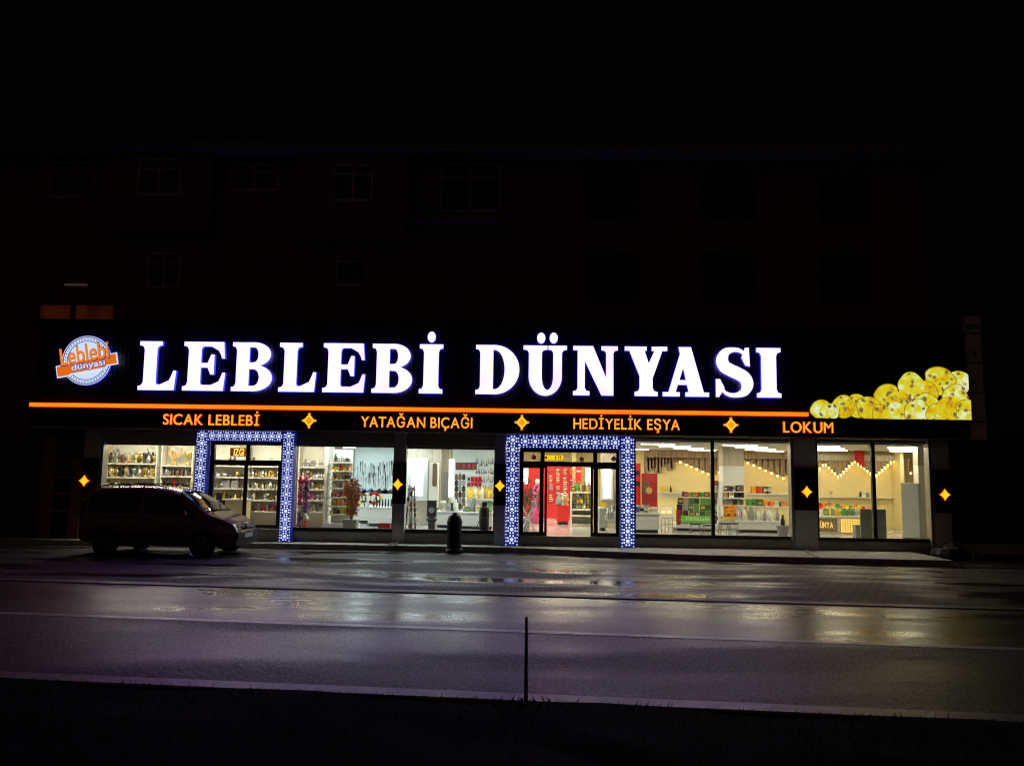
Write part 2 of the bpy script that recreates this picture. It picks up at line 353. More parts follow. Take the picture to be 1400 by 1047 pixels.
# projecting bays of the flats
for x0, x1, y0, y1 in ((150, 285, 208, 318), (405, 555, 208, 330)):
    a, c = P(x0, y0, 22.95), P(x1, y1, 22.95)
    part(MB().box(a.x, c.x, 22.95, 23.34, c.z, ZT-.01), 'bay', M['wall'])
def flat_window(px0, px1, py0, py1, Y, cols=2, lit=None):
    a, c = P(px0, py0, Y), P(px1, py1, Y); b = MB(); t = .06
    b.box(a.x, c.x, Y-.05, Y+.0, a.z-t, a.z); b.box(a.x, c.x, Y-.08, Y, c.z, c.z+t)
    for k in range(cols+1):
        x = a.x+(c.x-a.x)*k/cols; b.box(x-t/2, x+t/2, Y-.047, Y, c.z+t, a.z-t)
    zm = a.z-(a.z-c.z)*.3
    b.box(a.x+t/2, c.x-t/2, Y-.044, Y, zm, zm+.05)
    f = part(b, 'window', M['frame_w'] if px0 < 700 else M['alu'])  # right-hand frames coloured darker to stand in for the dark side
    MB().box(a.x+.02, c.x-.02, Y-.02, Y-.005, c.z+.02, a.z-.02).build('pane', M['darkglass'], f)
for q in ((72, 128, 222, 272, 23.34, 2), (192, 246, 218, 268, 22.94, 2), (318, 380, 225, 262, 23.34, 2), (458, 508, 225, 276, 22.94, 2), (604, 682, 224, 292, 23.34, 2),
          (205, 245, 345, 395, 23.34, 2), (462, 500, 345, 392, 23.34, 1), (800, 870, 235, 300, 23.34, 2), (960, 1030, 238, 300, 23.34, 2), (1120, 1190, 240, 305, 23.34, 2),
          (800, 870, 345, 410, 23.34, 2), (960, 1030, 345, 410, 23.34, 2), (1120, 1190, 348, 412, 23.34, 2)):
    flat_window(*q)
# balcony with rail
for zpx, zb in ((278, 296),):
    a, c = P(560, zpx, 22.6), P(690, zb, 22.6)
    bal = part(MB().box(a.x, c.x, 22.6, 23.34, c.z-.12, c.z), 'balcony', M['wall'])
    r = MB().rod((a.x, 22.63, a.z+.35), (c.x, 22.63, a.z+.35), .025)
    for k in range(8): x = a.x+.05+(c.x-a.x-.1)*k/7; r.rod((x, 22.63, c.z), (x, 22.63, a.z+.35), .015, 6)
    r.build('railing', M['alu'], bal)
# dimly lit first-floor window behind the sign's left end
a, c = P(45, 416, 23.0), P(152, 438, 23.0)
lw = part(MB().box(a.x-.1, c.x+.1, 22.98, 23.34, c.z-.08, c.z).box(a.x-.1, c.x+.1, 22.98, 23.34, a.z, a.z+.06).box((a.x+c.x)/2-.05, (a.x+c.x)/2+.05, 22.99, 23.2, c.z, a.z), 'window', M['alu'])
MB().box(X(52, 23.0, 425), X(98, 23, 425), 23.1, 23.2, c.z, a.z).build('pane', M['litwin'], lw)
MB().box(X(101, 23.0, 425), X(150, 23, 425), 23.1, 23.2, c.z, a.z).build('pane', M['litwin'], lw)
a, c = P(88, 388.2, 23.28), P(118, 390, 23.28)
part(MB().box(a.x, c.x, 23.28, 23.34, c.z, a.z), 'window_ledge', emat('ledge_painted_glow', (.8, .5, .42), .06))  # the ledge is no lamp; its bright edge is painted as a glow
# neighbour's entrance on the far left
b = MB(); yN = 22.98
for p0, p1 in (((62, 598), (70, 722)), ((101, 626), (108, 722))): a, c = P(*p0, yN), P(*p1, yN); b.box(a.x, c.x, 22.92, 23.0, SW, a.z)
for q in (626, 650, 673, 696): a = P(70, q, yN); b.box(a.x, X(101, yN), 22.93, 22.999, a.z-.07, a.z)
nd = part(b, 'entrance_door', mat('dull_red_frame', (.25, .10, .09), .6))
MB().box(X(70, yN), X(101, yN), 22.97, 22.995, SW, Z(628, yN, 85)).build('pane', M['darkglass'], nd)

# piers
PIERS = [(112, 133), (538.3, 554), (676.5, 691), (1087, 1116.5), (1276.5, 1299)]
for i, (p0, p1) in enumerate(PIERS):
    x0, x1 = X(p0, D), X(p1, D)
    pc = (p0+p1)/2
    za, zc = P(pc, 633+ (pc-700)*.014+1, D).z, P(pc, 691+(pc-700)*.016, D).z
    pr = part(MB().box(x0, x1, 23.0, 23.30, 0, ZB+.3), 'pier', M['pier'])
    MB().box(x0-.03, x1+.03, 22.955, 23.02, zc, za).build('black_band', M['black'], pr)
    if i in (3, 0, 4):
        s = x0-.002 if i != 0 else x1+.002
        d = -.10 if i != 0 else .10
        MB().box(s, s+d, 23.02, 23.29, SW, ZB).build('reveal', M['alu_l'], pr)
# window bays: (left px, right px, glass top px, glass bottom px, mullions, header?)
def bay(p0, p1, yt, yb, mull=(), hdr=None, thin=.05):
    Yg = 23.22; pm = (p0+p1)/2; adj = (pm-700)*.0155
    x0, x1 = X(p0, Yg), X(p1, Yg); zt, zb = Z(yt-adj, Yg), Z(yb-adj, Yg); t = thin
    f = MB().box(x0-.04, x1+.04, 23.16, 23.28, zt, zt+.09).box(x0-.04, x1+.04, 23.14, 23.28, zb-.10, zb)
    f.box(x0-.04, x0+t-.04, 23.17, 23.27, zb, zt).box(x1-t+.04, x1+.04, 23.17, 23.27, zb, zt)
    for m_ in mull: xm = X(m_, Yg); f.box(xm-.05, xm+.05, 23.165, 23.275, zb, zt)
    o = part(f, 'shop_window', M['alu'])
    MB().box(x0, x1, Yg, Yg+.012, zb, zt).build('pane', M['glass'], o)
    MB().box(x0-.05, x1+.05, 23.10, 23.33, SW, zb-.101).build('plinth', M['shutter'], o)
    MB().box(x0-.05, x1+.05, 23.05, 23.34, zt+.091, ZB+.2).build('shutter_box', M['shutter'], o)
    MB().box(x0-.05, x1+.05, 23.12, 23.16, zt+.04, zt+.085).build('guide_rail', M['alu_l'], o)
bay(134, 266, 607.5, 722)
bay(402, 538, 610.5, 721.5)
bay(555, 676, 614, 724)
bay(868.5, 1086, 602, 731, (974,))
bay(1117.5, 1274, 605.5, 735, (1194,))
part(MB().box(xL, xR, 22.5, 23.34, ZB+.205, ZB+.3), 'soffit', M['shutter'])

# lattice-lit door surrounds
def lattice(b, x0, x1, z0, z1, y, vertical):
    W = (x1-x0) if vertical else (z1-z0); Lg = (z1-z0) if vertical else (x1-x0)
    n = max(1, round(Lg/(W*.80))); st = Lg/n
    def put(u, v, r, k=6, ph=0, sx=1, sy=1):
        cx, cz = (x0+W/2+v, z0+u) if vertical else (x0+u, z0+W/2+v)
        pts = [(cx+r*sx*math.cos(ph+2*math.pi*i/k), cz+r*sy*math.sin(ph+2*math.pi*i/k)) for i in range(k)]
        b.plate(pts, y-.012, y+.004)
    for i in range(n):
        u = (i+.5)*st
        put(u, 0, W*.15, 12)
        for j in range(8):
            a = 2*math.pi*j/8+math.pi/8
            put(u+W*.305*math.cos(a), W*.305*math.sin(a), W*.078, 6, a)
        for q in (-.5, -.17, .17): put(u+q*st, -.445*W, W*.058, 6); put(u+q*st, .445*W, W*.058, 6)
def surround(pl0, pl1, pr0, pr1, ytop, yin, ybot):
    Yf = 22.86
    xl0, xl1, xr0, xr1 = X(pl0, Yf), X(pl1, Yf), X(pr0, Yf), X(pr1, Yf)
    pm = (pl0+pr1)/2; adj = (pm-700)*.0155
    zt, zi, zb = ZB-.005, Z(yin-adj, Yf), SW+.02
    base = MB().box(xl0, xl1-.006, Yf, 23.1, zb, zt).box(xr0+.006, xr1, Yf, 23.1, zb, zt).box(xl1, xr0, Yf+.002, 23.1, zi, zt)
    s = part(base, 'door_surround', M['lat_b'])
    b = MB(); lattice(b, xl0+.01, xl1-.02, zb+.02, zt-.04, Yf, True); lattice(b, xr0+.02, xr1-.01, zb+.02, zt-.04, Yf, True)
    lattice(b, xl1+.01, xr0-.01, zi+.02, zt-.04, Yf+.002, False)
    b.build('lattice', M['lat_w'], s)
    MB().box(xl0-.04, xl1+.02, Yf-.02, 23.1, SW, zb-.002).build('base_plate', M['steel'], s); MB().box(xr0-.02, xr1+.04, Yf-.02, 23.1, SW, zb-.002).build('base_plate', M['steel'], s)
    return xl1, xr0, zi
S1 = surround(265.5, 281, 384, 400, 588, 602.5, 735)
S2 = surround(691.5, 710, 848.5, 867.5, 592, 613.5, 742)
def doorway(S, yb, ytr0, ytr1, posts, leaf_lines, name):
    xl, xr, zi = S; Y = 23.15
    z0, za, zc = Z(yb, Y), Z(ytr0, Y), Z(ytr1, Y)
    f = MB().box(xl, xr, Y-.06, Y+.06, zc, za).box(xl, xr, Y-.06, Y+.06, zi-.10, zi+.2).box(xl, xl+.12, Y-.058, Y+.058, SW, zc).box(xr-.10, xr, Y-.058, Y+.058, SW, zc)
    f.box(xl, xl+.12, Y-.058, Y+.058, za, zi-.1).box(xr-.1, xr, Y-.058, Y+.058, za, zi-.1)
    for p in posts: x = X(p, Y); f.box(x-.06, x+.06, Y-.057, Y+.057, za, zi-.1)
    d = part(f, 'entrance_door', M['alu'])
    for (p0, p1, op) in leaf_lines:
        x0, x1 = X(p0, Y), X(p1, Y); yo = Y-.02 if op else Y-.045
        lf = MB().box(x0, x0+.07, yo, yo+.05, z0, zc).box(x1-.07, x1, yo, yo+.05, z0, zc).box(x0+.07, x1-.07, yo+.001, yo+.049, z0, z0+.10).box(x0+.07, x1-.07, yo+.001, yo+.049, zc-.06, zc)
        lf.box(x0+.07, x1-.07, yo+.02, yo+.03, z0+.10, zc-.06, 1)
        lo = lf.build('door_leaf', [M['alu'], M['glass']], d)
        if p1-p0 > 20: MB().rod((x1-.11, yo-.05, z0+.7), (x1-.11, yo-.05, z0+1.25), .016, 8).build('handle', M['silver'], lo)
    MB().box(xl+.12, xr-.1, Y, Y+.01, za, zi-.1).build('transom_pane', M['glass'], d)
    MB().box(xl, xr, 22.95, 23.3, SW, z0-.003).build('threshold', M['shutter'], d)
    return d
doorway(S1, 727.5, 634.0, 638.5, (338,), ((289, 337, False), (335, 383, True)), 'left')
doorway(S2, 731, 630.0, 636.5, (741.5, 813.5), ((711, 741, False), (740, 748, True), (807.5, 815, True), (814, 845, False)), 'middle')

# ================================================================== SIGNS
YF = 22.5
fas = thing('fascia_sign', 'long black sign board above the shop windows with an orange light bar along it', 'sign board', (0, YF, ZB))
xs0, xs1 = X(40, YF, 565), X(1325.5, YF, 585)
zbar0, zbar1 = Z(564.0, YF), Z(558.6, YF); zup = Z(441, YF)
MB().box(xs0, xs1, YF, 23.0, ZB, zbar0-.06).build('lower_board', M['black'], fas)
b = MB().box(xs0, xs1, 22.64, 23.3, zbar0-.055, zup)
n = 210
for i in range(n):
    x = xs0+(xs1-xs0)*(i+.5)/n; b.box(x-.028, x+.028, 22.62, 22.645, zbar1+.02, zup-.004)
b.build('ribbed_board', M['rib'], fas)
xb1 = X(1105, YF, 567)
b = MB(); h = zbar1-zbar0
b.plate([(xs0, zbar0), (xb1, zbar0), (xb1, zbar1), (xs0, zbar1)], YF-.03, YF+.12, 0, 1)
b.build('light_bar', [M['obar'], M['obar_side']], fas)
MB().box(xs0, xs1, YF-.012, YF+.1, ZB-.035, ZB-.002).build('bottom_trim', M['alu_l'], fas)

# --- big letters: heavy bracketed slab serifs
def arc(cx, cz, rx, rz, a0, a1, n=16): return [(cx+rx*math.cos(R(a0+(a1-a0)*i/n)), cz+rz*math.sin(R(a0+(a1-a0)*i/n))) for i in range(n+1)]
def glyph(ch, w):
    """list of ('p', outline) or ('s', A, B) pieces; cap height 1, width w"""
    q = []; s = .262; t = .085
    rect = lambda x0, x1, z0, z1: q.append(('p', [(x0,z0),(x1,z0),(x1,z1),(x0,z1)]))
    def brk(x, z, dx, dz): # bracket fillet
        q.append(('p', [(x,z),(x+dx,z),(x+dx*.35,z+dz*.25),(x,z+dz)]))
    def serifs(x0, x1, top=True, bot=True, o=.085):
        if bot:
            rect(x0-o, x1+o, 0, t); brk(x0, t, -o*.75, .08); brk(x1, t, o*.75, .08)
        if top:
            rect(x0-o, x1+o, 1-t, 1); brk(x0, 1-t, -o*.75, -.08); brk(x1, 1-t, o*.75, -.08)
    if ch in 'Iİ':
        c = w/2; s = .30; rect(c-s/2, c+s/2, 0, 1); serifs(c-s/2, c+s/2, o=w/2-s/2)
    elif ch == 'L':
        rect(.10, .10+s, 0, 1); serifs(.10, .10+s, o=.10); rect(.10, w-.05, 0, .115)
        q.append(('p', [(w-.17, .1), (w-.03, 0), (w, .40), (w-.06, .40)])); q.append(('p', [(w-.33, .11), (w-.1, .05), (w-.055, .38), (w-.14, .20)]))
    elif ch == 'E':
        rect(.10, .10+s, 0, 1); serifs(.10, .10+s, o=.10); rect(.10, w-.03, 0, .115); rect(.10, w-.05, .905, 1)
        q.append(('p', [(w-.15, .1), (w-.03, 0), (w, .37), (w-.06, .37)])); q.append(('p', [(w-.3, .11), (w-.1, .05), (w-.055, .35), (w-.13, .19)]))
        q.append(('p', [(w-.15, .91), (w-.05, 1), (w-.02, .66), (w-.08, .66)])); q.append(('p', [(w-.3, .905), (w-.1, .95), (w-.075, .68), (w-.15, .82)]))
        rect(.3, .64, .47, .565); q.append(('p', [(.49, .52), (.57, .33), (.64, .33), (.64, .74), (.57, .74)]))
    elif ch == 'B':
        rect(.09, .09+s, 0, 1); rect(0, .1, 0, t); rect(0, .1, 1-t, 1); brk(.09, t, -.06, .08); brk(.09, 1-t, -.06, -.08)
        xc = .45
        q.append(('s', [(.3, 1)]+arc(xc, .755, w*.95-xc, .245, 90, -90)+[(.3, .51)], [(.3, .90)]+arc(xc, .745, w*.95-xc-.255, .155, 90, -90)+[(.3, .585)]))
        q.append(('s', [(.3, .53)]+arc(xc, .27, w-xc, .27, 90, -90)+[(.3, 0)], [(.3, .455)]+arc(xc, .28, w-xc-.27, .17, 90, -90)+[(.3, .105)]))
    elif ch == 'D':
        rect(.09, .09+s, 0, 1); rect(0, .1, 0, t); rect(0, .1, 1-t, 1); brk(.09, t, -.06, .08); brk(.09, 1-t, -.06, -.08)
        xc = .38
        q.append(('s', [(.3, 1)]+arc(xc, .5, w-xc, .5, 90, -90, 26)+[(.3, 0)], [(.3, .9)]+arc(xc, .5, w-xc-.295, .4, 90, -90, 26)+[(.3, .1)]))
    elif ch == 'Ü':
        a0, a1 = .11, .11+s; b1 = w-.11; b0 = b1-.175
        rect(a0, a1, .36, 1); rect(b0, b1, .36, 1)
        for x0, x1, o in ((a0, a1, .11), (b0, b1, .10)):
            rect(x0-o, x1+o, 1-t, 1); brk(x0, 1-t, -o*.7, -.07); brk(x1, 1-t, o*.7, -.07)
        q.append(('s', arc((a0+b1)/2, .37, (b1-a0)/2, .39, 180, 360, 26), arc((a1+b0)/2, .37, (b0-a1)/2, .27, 180, 360, 26)))
    elif ch == 'N':
        rect(.09, .235, 0, 1); rect(w-.235, w-.09, 0, 1)
        rect(0, .33, 0, t); rect(w-.33, w, 1-t, 1); rect(0, .30, 1-t, 1)
        q.append(('p', [(.09, 1), (.40, 1), (w-.09, 0), (w-.33, 0)]))
        for x, d, z, e in ((.09, -.06, t, .07), (.235, .06, t, .07), (w-.235, -.06, 1-t, -.07), (w-.09, .06, 1-t, -.07)): brk(x, z, d, e)
    elif ch == 'Y':
        c = w*.5; rect(c-s/2, c+s/2, 0, .47); serifs(c-s/2, c+s/2, top=False, o=.10)
        q.append(('p', [(.06, 1), (.37, 1), (c+s/2, .42), (c-s/2, .40)])); q.append(('p', [(w-.22, 1), (w-.07, 1), (c+s/2, .36), (c-.03, .46)]))
        rect(0, .44, 1-t, 1); rect(w-.31, w, 1-t, 1)
    elif ch == 'A':
        c = w*.48
        q.append(('p', [(c-.12, 1), (c+.13, 1), (w-.08, 0), (w-.385, 0)])); q.append(('p', [(c-.06, .96), (c+.06, .86), (.23, .0), (.09, .0)]))
        rect(.26, w-.3, .235, .33); rect(0, .34, 0, t); rect(w-.47, w, 0, t); brk(.23, t, .06, .06)
    elif ch == 'S':
        # heavy spine of varying thickness
        pts = [(.86,.70),(.80,.86),(.66,.945),(.47,.955),(.29,.90),(.20,.76),(.25,.625),(.42,.545),(.62,.475),(.80,.385),(.86,.25),(.78,.11),(.60,.045),(.40,.045),(.23,.12),(.13,.30)]
        th = [.05,.06,.08,.10,.17,.24,.25,.25,.25,.25,.24,.17,.10,.08,.06,.05]
        pts = [(x*w*.98, z) for x, z in pts]
        def sm(a, k=5):
            o = []
            for i in range(len(a)-1):
                p0, p1, p2, p3 = a[max(0,i-1)], a[i], a[i+1], a[min(len(a)-1,i+2)]
                for j in range(k):
                    u = j/k; o.append(.5*(2*p1+(p2-p0)*u+(2*p0-5*p1+4*p2-p3)*u*u+(3*p1-p0-3*p2+p3)*u**3))
            return o+[a[-1]]
        xs_, zs_, ts_ = sm([p[0] for p in pts]), sm([p[1] for p in pts]), sm(th)
        A, B = [], []
        for i in range(len(xs_)):
            j0, j1 = max(0, i-1), min(len(xs_)-1, i+1)
            dx, dz = xs_[j1]-xs_[j0], zs_[j1]-zs_[j0]; l = math.hypot(dx, dz); nx_, nz_ = -dz/l, dx/l; h_ = ts_[i]/2
            A.append((xs_[i]+nx_*h_, max(-.015, min(1.015, zs_[i]+nz_*h_)))); B.append((xs_[i]-nx_*h_, max(-.015, min(1.015, zs_[i]-nz_*h_))))
        q.append(('s', A, B))
        q.append(('p', [(w*.80, 1.0), (w*.90, 1.0), (w*.92, .62), (w*.80, .64), (w*.70, .80)]))
        q.append(('p', [(w*.10, 0), (w*.02, 0), (w*.02, .36), (w*.13, .36), (w*.25, .18)]))
    return q
ylet = 22.50; zl0, zl1 = Z(539.3, ylet), Z(472.3, ylet); HL = zl1-zl0
nm = thing('shop_name_lettering', 'huge glowing white serif letters spelling LEBLEBİ DÜNYASI on the black sign board', 'lettering', (0, ylet, zl0))
def big(ch, p0, p1, dots=()):
    x0, x1 = X(p0, ylet, 508), X(p1, ylet, 508); wd = (x1-x0)/HL; b = MB(); k = 0
    for pc in glyph(ch, wd):
        y0 = ylet-.002*k-.04; k += 1
        tr = lambda L_: [(x0+x*HL, zl0+z*HL) for x, z in L_]
        if pc[0] == 'p': b.plate(tr(pc[1]), y0, ylet+.06, 0, 1)
        else: b.strip(tr(pc[1]), tr(pc[2]), y0, ylet+.06, 0, 1)
    for (dx, dy) in dots:
        c = P(dx, dy, ylet); b.plate([(c.x+.115*math.cos(a), c.z+.155*math.sin(a)) for a in [2*math.pi*i/20 for i in range(20)]], ylet-.04, ylet+.06, 0, 1)
    b.build('letter', [M['letter'], M['letter_side']], nm)
for ch, p0, p1, *dd in (('L',190.5,242),('E',251,309),('B',317.5,373),('L',382,433),('E',442,500),('B',509,564),('İ',573.5,605.5,(590.5,461)),
                        ('D',650.5,710),('Ü',715.5,775.5,(740,462.5),(757,462.5)),('N',783.5,844.5),('Y',854,912),('A',905.5,968.5),('S',977,1029),('I',1034,1067)):
    big(ch, p0, p1, dd)
# --- amber product words
def words(txt, p0, p1, yt, yb, label, kern={}):
    pm = (p0+p1)/2; a, c = P(pm, yt, YF), P(pm, yb, YF)
    t = thing('product_lettering', label, 'lettering', ((X(p0, YF, yt)+X(p1, YF, yt))/2, YF, c.z), 'glowing amber words on the lower sign board')
    letters(txt, X(p0, YF, 577), X(p1, YF, 577), c.z, a.z, YF-.06, .06, [M['oface'], M['oside']], t, .008, 'letter', .12, kern)
KN = {'AT':-.08,'TA':-.08,'YA':-.09,'AĞ':.0,'LO':-.02,'KA':-.02,'YE':-.02,'AK':0}
words('SICAK LEBLEBİ', 224, 355, 567, 581, 'glowing amber words SICAK LEBLEBİ at the left end of the lower sign board', KN)
words('YATAĞAN BIÇAĞI', 494, 646, 570.5, 584.5, 'glowing amber words YATAĞAN BIÇAĞI on the lower sign board', KN)
words('HEDİYELİK EŞYA', 784, 929, 573, 587, 'glowing amber words HEDİYELİK EŞYA on the lower sign board', KN)
words('LOKUM', 1070, 1138, 577, 591.5, 'glowing amber word LOKUM at the right of the lower sign board', KN)
def star_lamp(px, py, Y, r, label, group, ornate):
    c = P(px, py, Y); b = MB(); pts = []
    for i in range(40):
        a = 2*math.pi*i/40; k = 1/(abs(math.cos(a))**.78+abs(math.sin(a))**.78)**(1/.78) if not ornate else 1/(abs(math.cos(a))+abs(math.sin(a)))*.97
        pts.append((c.x+r*.92*k*math.cos(a), c.z+r*k*math.sin(a)))
    t = thing('star_lamp', label, 'lamp', (c.x, Y, c.z), group)
    b.plate(pts, Y-.05, Y-.002, 0, 1); b.build('lamp_face', [M['dia'] if not ornate else M['dia'], M['oside']], t)
    if ornate:
        b = MB()
        for sx_, sz in ((0,1),(0,-1),(1,0),(-1,0)): b.plate([(c.x+sx_*r*.92+.036*math.cos(q), c.z+sz*r+.036*math.sin(q)) for q in [k*.785 for k in range(8)]], Y-.047, Y-.002)
        b.build('corner_knob', emat('peach_knob', (1, .32, .12), .9), t)
        b = MB()
        for i in range(-2, 3):
            for sgn in (1, -1):
                o = i*r*.22; p = (c.x+o*.92-sgn*r*.26, c.z+sgn*o*0+o-r*.0); 
                b.rod((c.x+(o-sgn*r*.42)*.9*.6, Y-.054, c.z+(sgn*o+r*.42)*.6), (c.x+(o+sgn*r*.42)*.9*.6, Y-.054, c.z+(sgn*o-r*.42)*.6), .007, 4)
        b.build('tracery', emat('red_tracery', (1, .10, .0), .6), t)
for px, py, wh in ((423, 575, 'between SICAK LEBLEBİ and YATAĞAN BIÇAĞI'), (713.5, 577.5, 'between YATAĞAN BIÇAĞI and HEDİYELİK EŞYA'), (999, 581, 'between HEDİYELİK EŞYA and LOKUM')):
    star_lamp(px, py, YF, .185, 'ornate amber diamond '+wh, 'diamond ornaments on the sign board', True)
for px, py, wh in ((116, 657, 'leftmost pier beside the parked van'), (544, 662, 'pier right of the autumn plant window'), (683.5, 664, 'pier left of the middle doorway'),
                   (1102.5, 672, 'pier between the two right-hand windows'), (1291, 676, 'rightmost pier at the end of the shop')):
    star_lamp(px, py, 22.953, .165, 'small glowing yellow four-pointed lamp on the '+wh, 'star lamps on the shop piers', False)

# --- round logo
c = P(119.7, 493, 22.55); r = 34.6*22.55/F_PX
lg = thing('round_logo_sign', 'round illuminated logo with orange ribbon left of the big letters', 'sign', (c.x, 22.55, c.z))
def disc(rr, y, d, mm, n=48, name='disc'): return MB().plate([(c.x+rr*math.cos(2*math.pi*i/n), c.z+rr*math.sin(2*math.pi*i/n)) for i in range(n)], y, y+d, 0, 1).build(name, mm, lg)
disc(r, 22.50, .05, [M['lw'], M['letter_side']]); MB().rod((c.x, 22.54, c.z), (c.x, 22.66, c.z), .2, 12).build('mount', M['black'], lg)
def ring(r0, r1, y, name, mm):
    A = [(c.x+r0*math.cos(2*math.pi*i/48), c.z+r0*math.sin(2*math.pi*i/48)) for i in range(48)]; B = [(c.x+r1*math.cos(2*math.pi*i/48), c.z+r1*math.sin(2*math.pi*i/48)) for i in range(48)]
    return MB().strip(A, B, y, y+.003, closed=True).build(name, mm, lg)
ring(r*.93, r*.97, 22.496, 'ring', M['lb']); ring(r*.77, r*.80, 22.496, 'ring', M['lb'])
b = MB()
for i in range(44):
    a = 2*math.pi*i/44; b.plate([(c.x+r*.865*math.cos(a)+.022*math.cos(q), c.z+r*.865*math.sin(a)+.022*math.sin(q)) for q in [k*1.2566 for k in range(5)]], 22.495, 22.499)
b.build('dotted_border', M['lb'], lg)
tilt = R(11)
def rot(u, v): return (c.x+u*math.cos(tilt)-v*math.sin(tilt), c.z+u*math.sin(tilt)+v*math.cos(tilt))
rb = lambda k, e: [rot(u, v) for u, v in ((-1.20*r-e, -.47*r-e), (-.72*r, -.47*r-e), (-.70*r, -.42*r-e), (.75*r, -.42*r-e), (.78*r, -.34*r-e), (1.22*r+e, -.34*r-e), (1.22*r+e, .06*r+e), (-1.20*r-e, -.06*r+e))]
MB().plate(rb(0, .03), 22.470, 22.50).build('ribbon_edge', M['lw'], lg)
MB().plate(rb(0, 0), 22.460, 22.469, 0, 0).build('ribbon', M['lo'], lg)
def logo_word(txt, u0, u1, v0, v1, y, mm, name, off=.02, grow=0.0):
    vs, fs, ns = text_mesh(txt, 1, off, .5); a = min(v[0] for v in vs); e = max(v[0] for v in vs); zb_, zt_ = min(v[1] for v in vs), max(v[1] for v in vs)
    b = MB(); b.f = fs; b.m = [0]*len(fs)
    for x, z, q in vs:
        u = u0+(u1-u0)*(x-a)/(e-a); v = v0+(v1-v0)*(z-zb_)/(zt_-zb_); p = rot(u, v); b.v.append((p[0], y+(.5-q)*.01, p[1]))
    b.build(name, mm, lg)
logo_word('Leblebi', -1.03*r, 1.0*r, -.10*r, .66*r, 22.452, M['lb'], 'word_shadow', .016)
logo_word('Leblebi', -1.0*r, .97*r, -.06*r, .63*r, 22.440, M['loy'], 'word', .012)
logo_word('dünyası', -.62*r, .78*r, -.43*r, -.05*r, 22.452, M['lb'], 'ribbon_word_shadow', .05)
logo_word('dünyası', -.60*r, .76*r, -.40*r, -.08*r, 22.440, M['lw'], 'ribbon_word', .01)

# --- lit chickpea picture
def pea_mat(name, seed):
    mt = bpy.data.materials.new(name); mt.use_nodes = True; nt = mt.node_tree; p = nt.nodes['Principled BSDF']
    tc = nt.nodes.new('ShaderNodeTexCoord'); mp = nt.nodes.new('ShaderNodeMapping'); mp.inputs['Location'].default_value = (seed*3.1, seed, seed*1.7)
    n = nt.nodes.new('ShaderNodeTexNoise'); n.inputs['Scale'].default_value = 4.2; n.inputs['Detail'].default_value = 8; n.inputs['Roughness'].default_value = .65
    nt.links.new(tc.outputs['Object'], mp.inputs[0]); nt.links.new(mp.outputs[0], n.inputs['Vector'])
    r = nt.nodes.new('ShaderNodeValToRGB'); e = r.color_ramp.elements; sh = (-.06, .03, .08, -.02)[seed]
    e[0].position = .28+sh; e[0].color = (.60, .26, .01, 1); e[1].position = .66+sh; e[1].color = (.90, .98, .62, 1)
    x = e.new(.40+sh); x.color = (.80, .58, .01, 1); x = e.new(.53+sh); x.color = (.78, .74, .03, 1)
    nt.links.new(n.outputs['Fac'], r.inputs[0])
    vo = nt.nodes.new('ShaderNodeTexVoronoi'); vo.inputs['Scale'].default_value = 6.5; dn = nt.nodes.new('ShaderNodeMix'); dn.data_type = 'VECTOR'; dn.inputs[0].default_value = .22; nt.links.new(mp.outputs[0], dn.inputs[4]); nt.links.new(n.outputs['Color'], dn.inputs[5]); nt.links.new(dn.outputs[1], vo.inputs['Vector'])
    mr = nt.nodes.new('ShaderNodeMapRange'); mr.inputs[1].default_value = .22; mr.inputs[2].default_value = .36; nt.links.new(vo.outputs['Distance'], mr.inputs[0])
    mx = nt.nodes.new('ShaderNodeMix'); mx.data_type = 'RGBA'; nt.links.new(mr.outputs[0], mx.inputs[0]); mx.inputs[6].default_value = (.22, .15, .06, 1)
    nt.links.new(r.outputs[0], mx.inputs[7]); nt.links.new(mx.outputs[2], p.inputs['Emission Color']); p.inputs['Emission Strength'].default_value = .85
    p.inputs['Base Color'].default_value = (.4, .3, .05, 1); return mt
pk = thing('chickpea_picture', 'illuminated cut-out picture of heaped yellow roasted chickpeas at the right end of the sign', 'picture', (X(1215, YF, 573), YF, Z(566, YF, 700)))
x_lim = X(1324.5, YF, 540); z_lim = P(1215, 573, YF).z
def clip(pts):
    for ax, lim, sg in ((0, x_lim, 1), (1, z_lim, -1)):
        o = []
        for i in range(len(pts)):
            a, b_ = pts[i], pts[(i+1) % len(pts)]; ia, ib = sg*(lim-a[ax]) >= 0, sg*(lim-b_[ax]) >= 0
            if ia: o.append(a)
            if ia != ib: t = (lim-a[ax])/(b_[ax]-a[ax]); o.append((a[0]+(b_[0]-a[0])*t, a[1]+(b_[1]-a[1])*t))
        pts = o
    return pts
PE = [(1310,523,17),(1284,521,21),(1266,536,16),(1245,527,18),(1305,543,18),(1212,541,17),(1228,551,17),(1265,553,17),(1240,560,14),(1171,555,16),(1152,556,16),(1121,560,14),(1134,563,12),(1186,558,17),(1204,566,14),(1224,565,15),(1252,563,18),(1278,566,14),(1298,559,19),(1320,560,15),(1316,570,12)]
PM = [pea_mat('printed_chickpea', s) for s in range(4)]
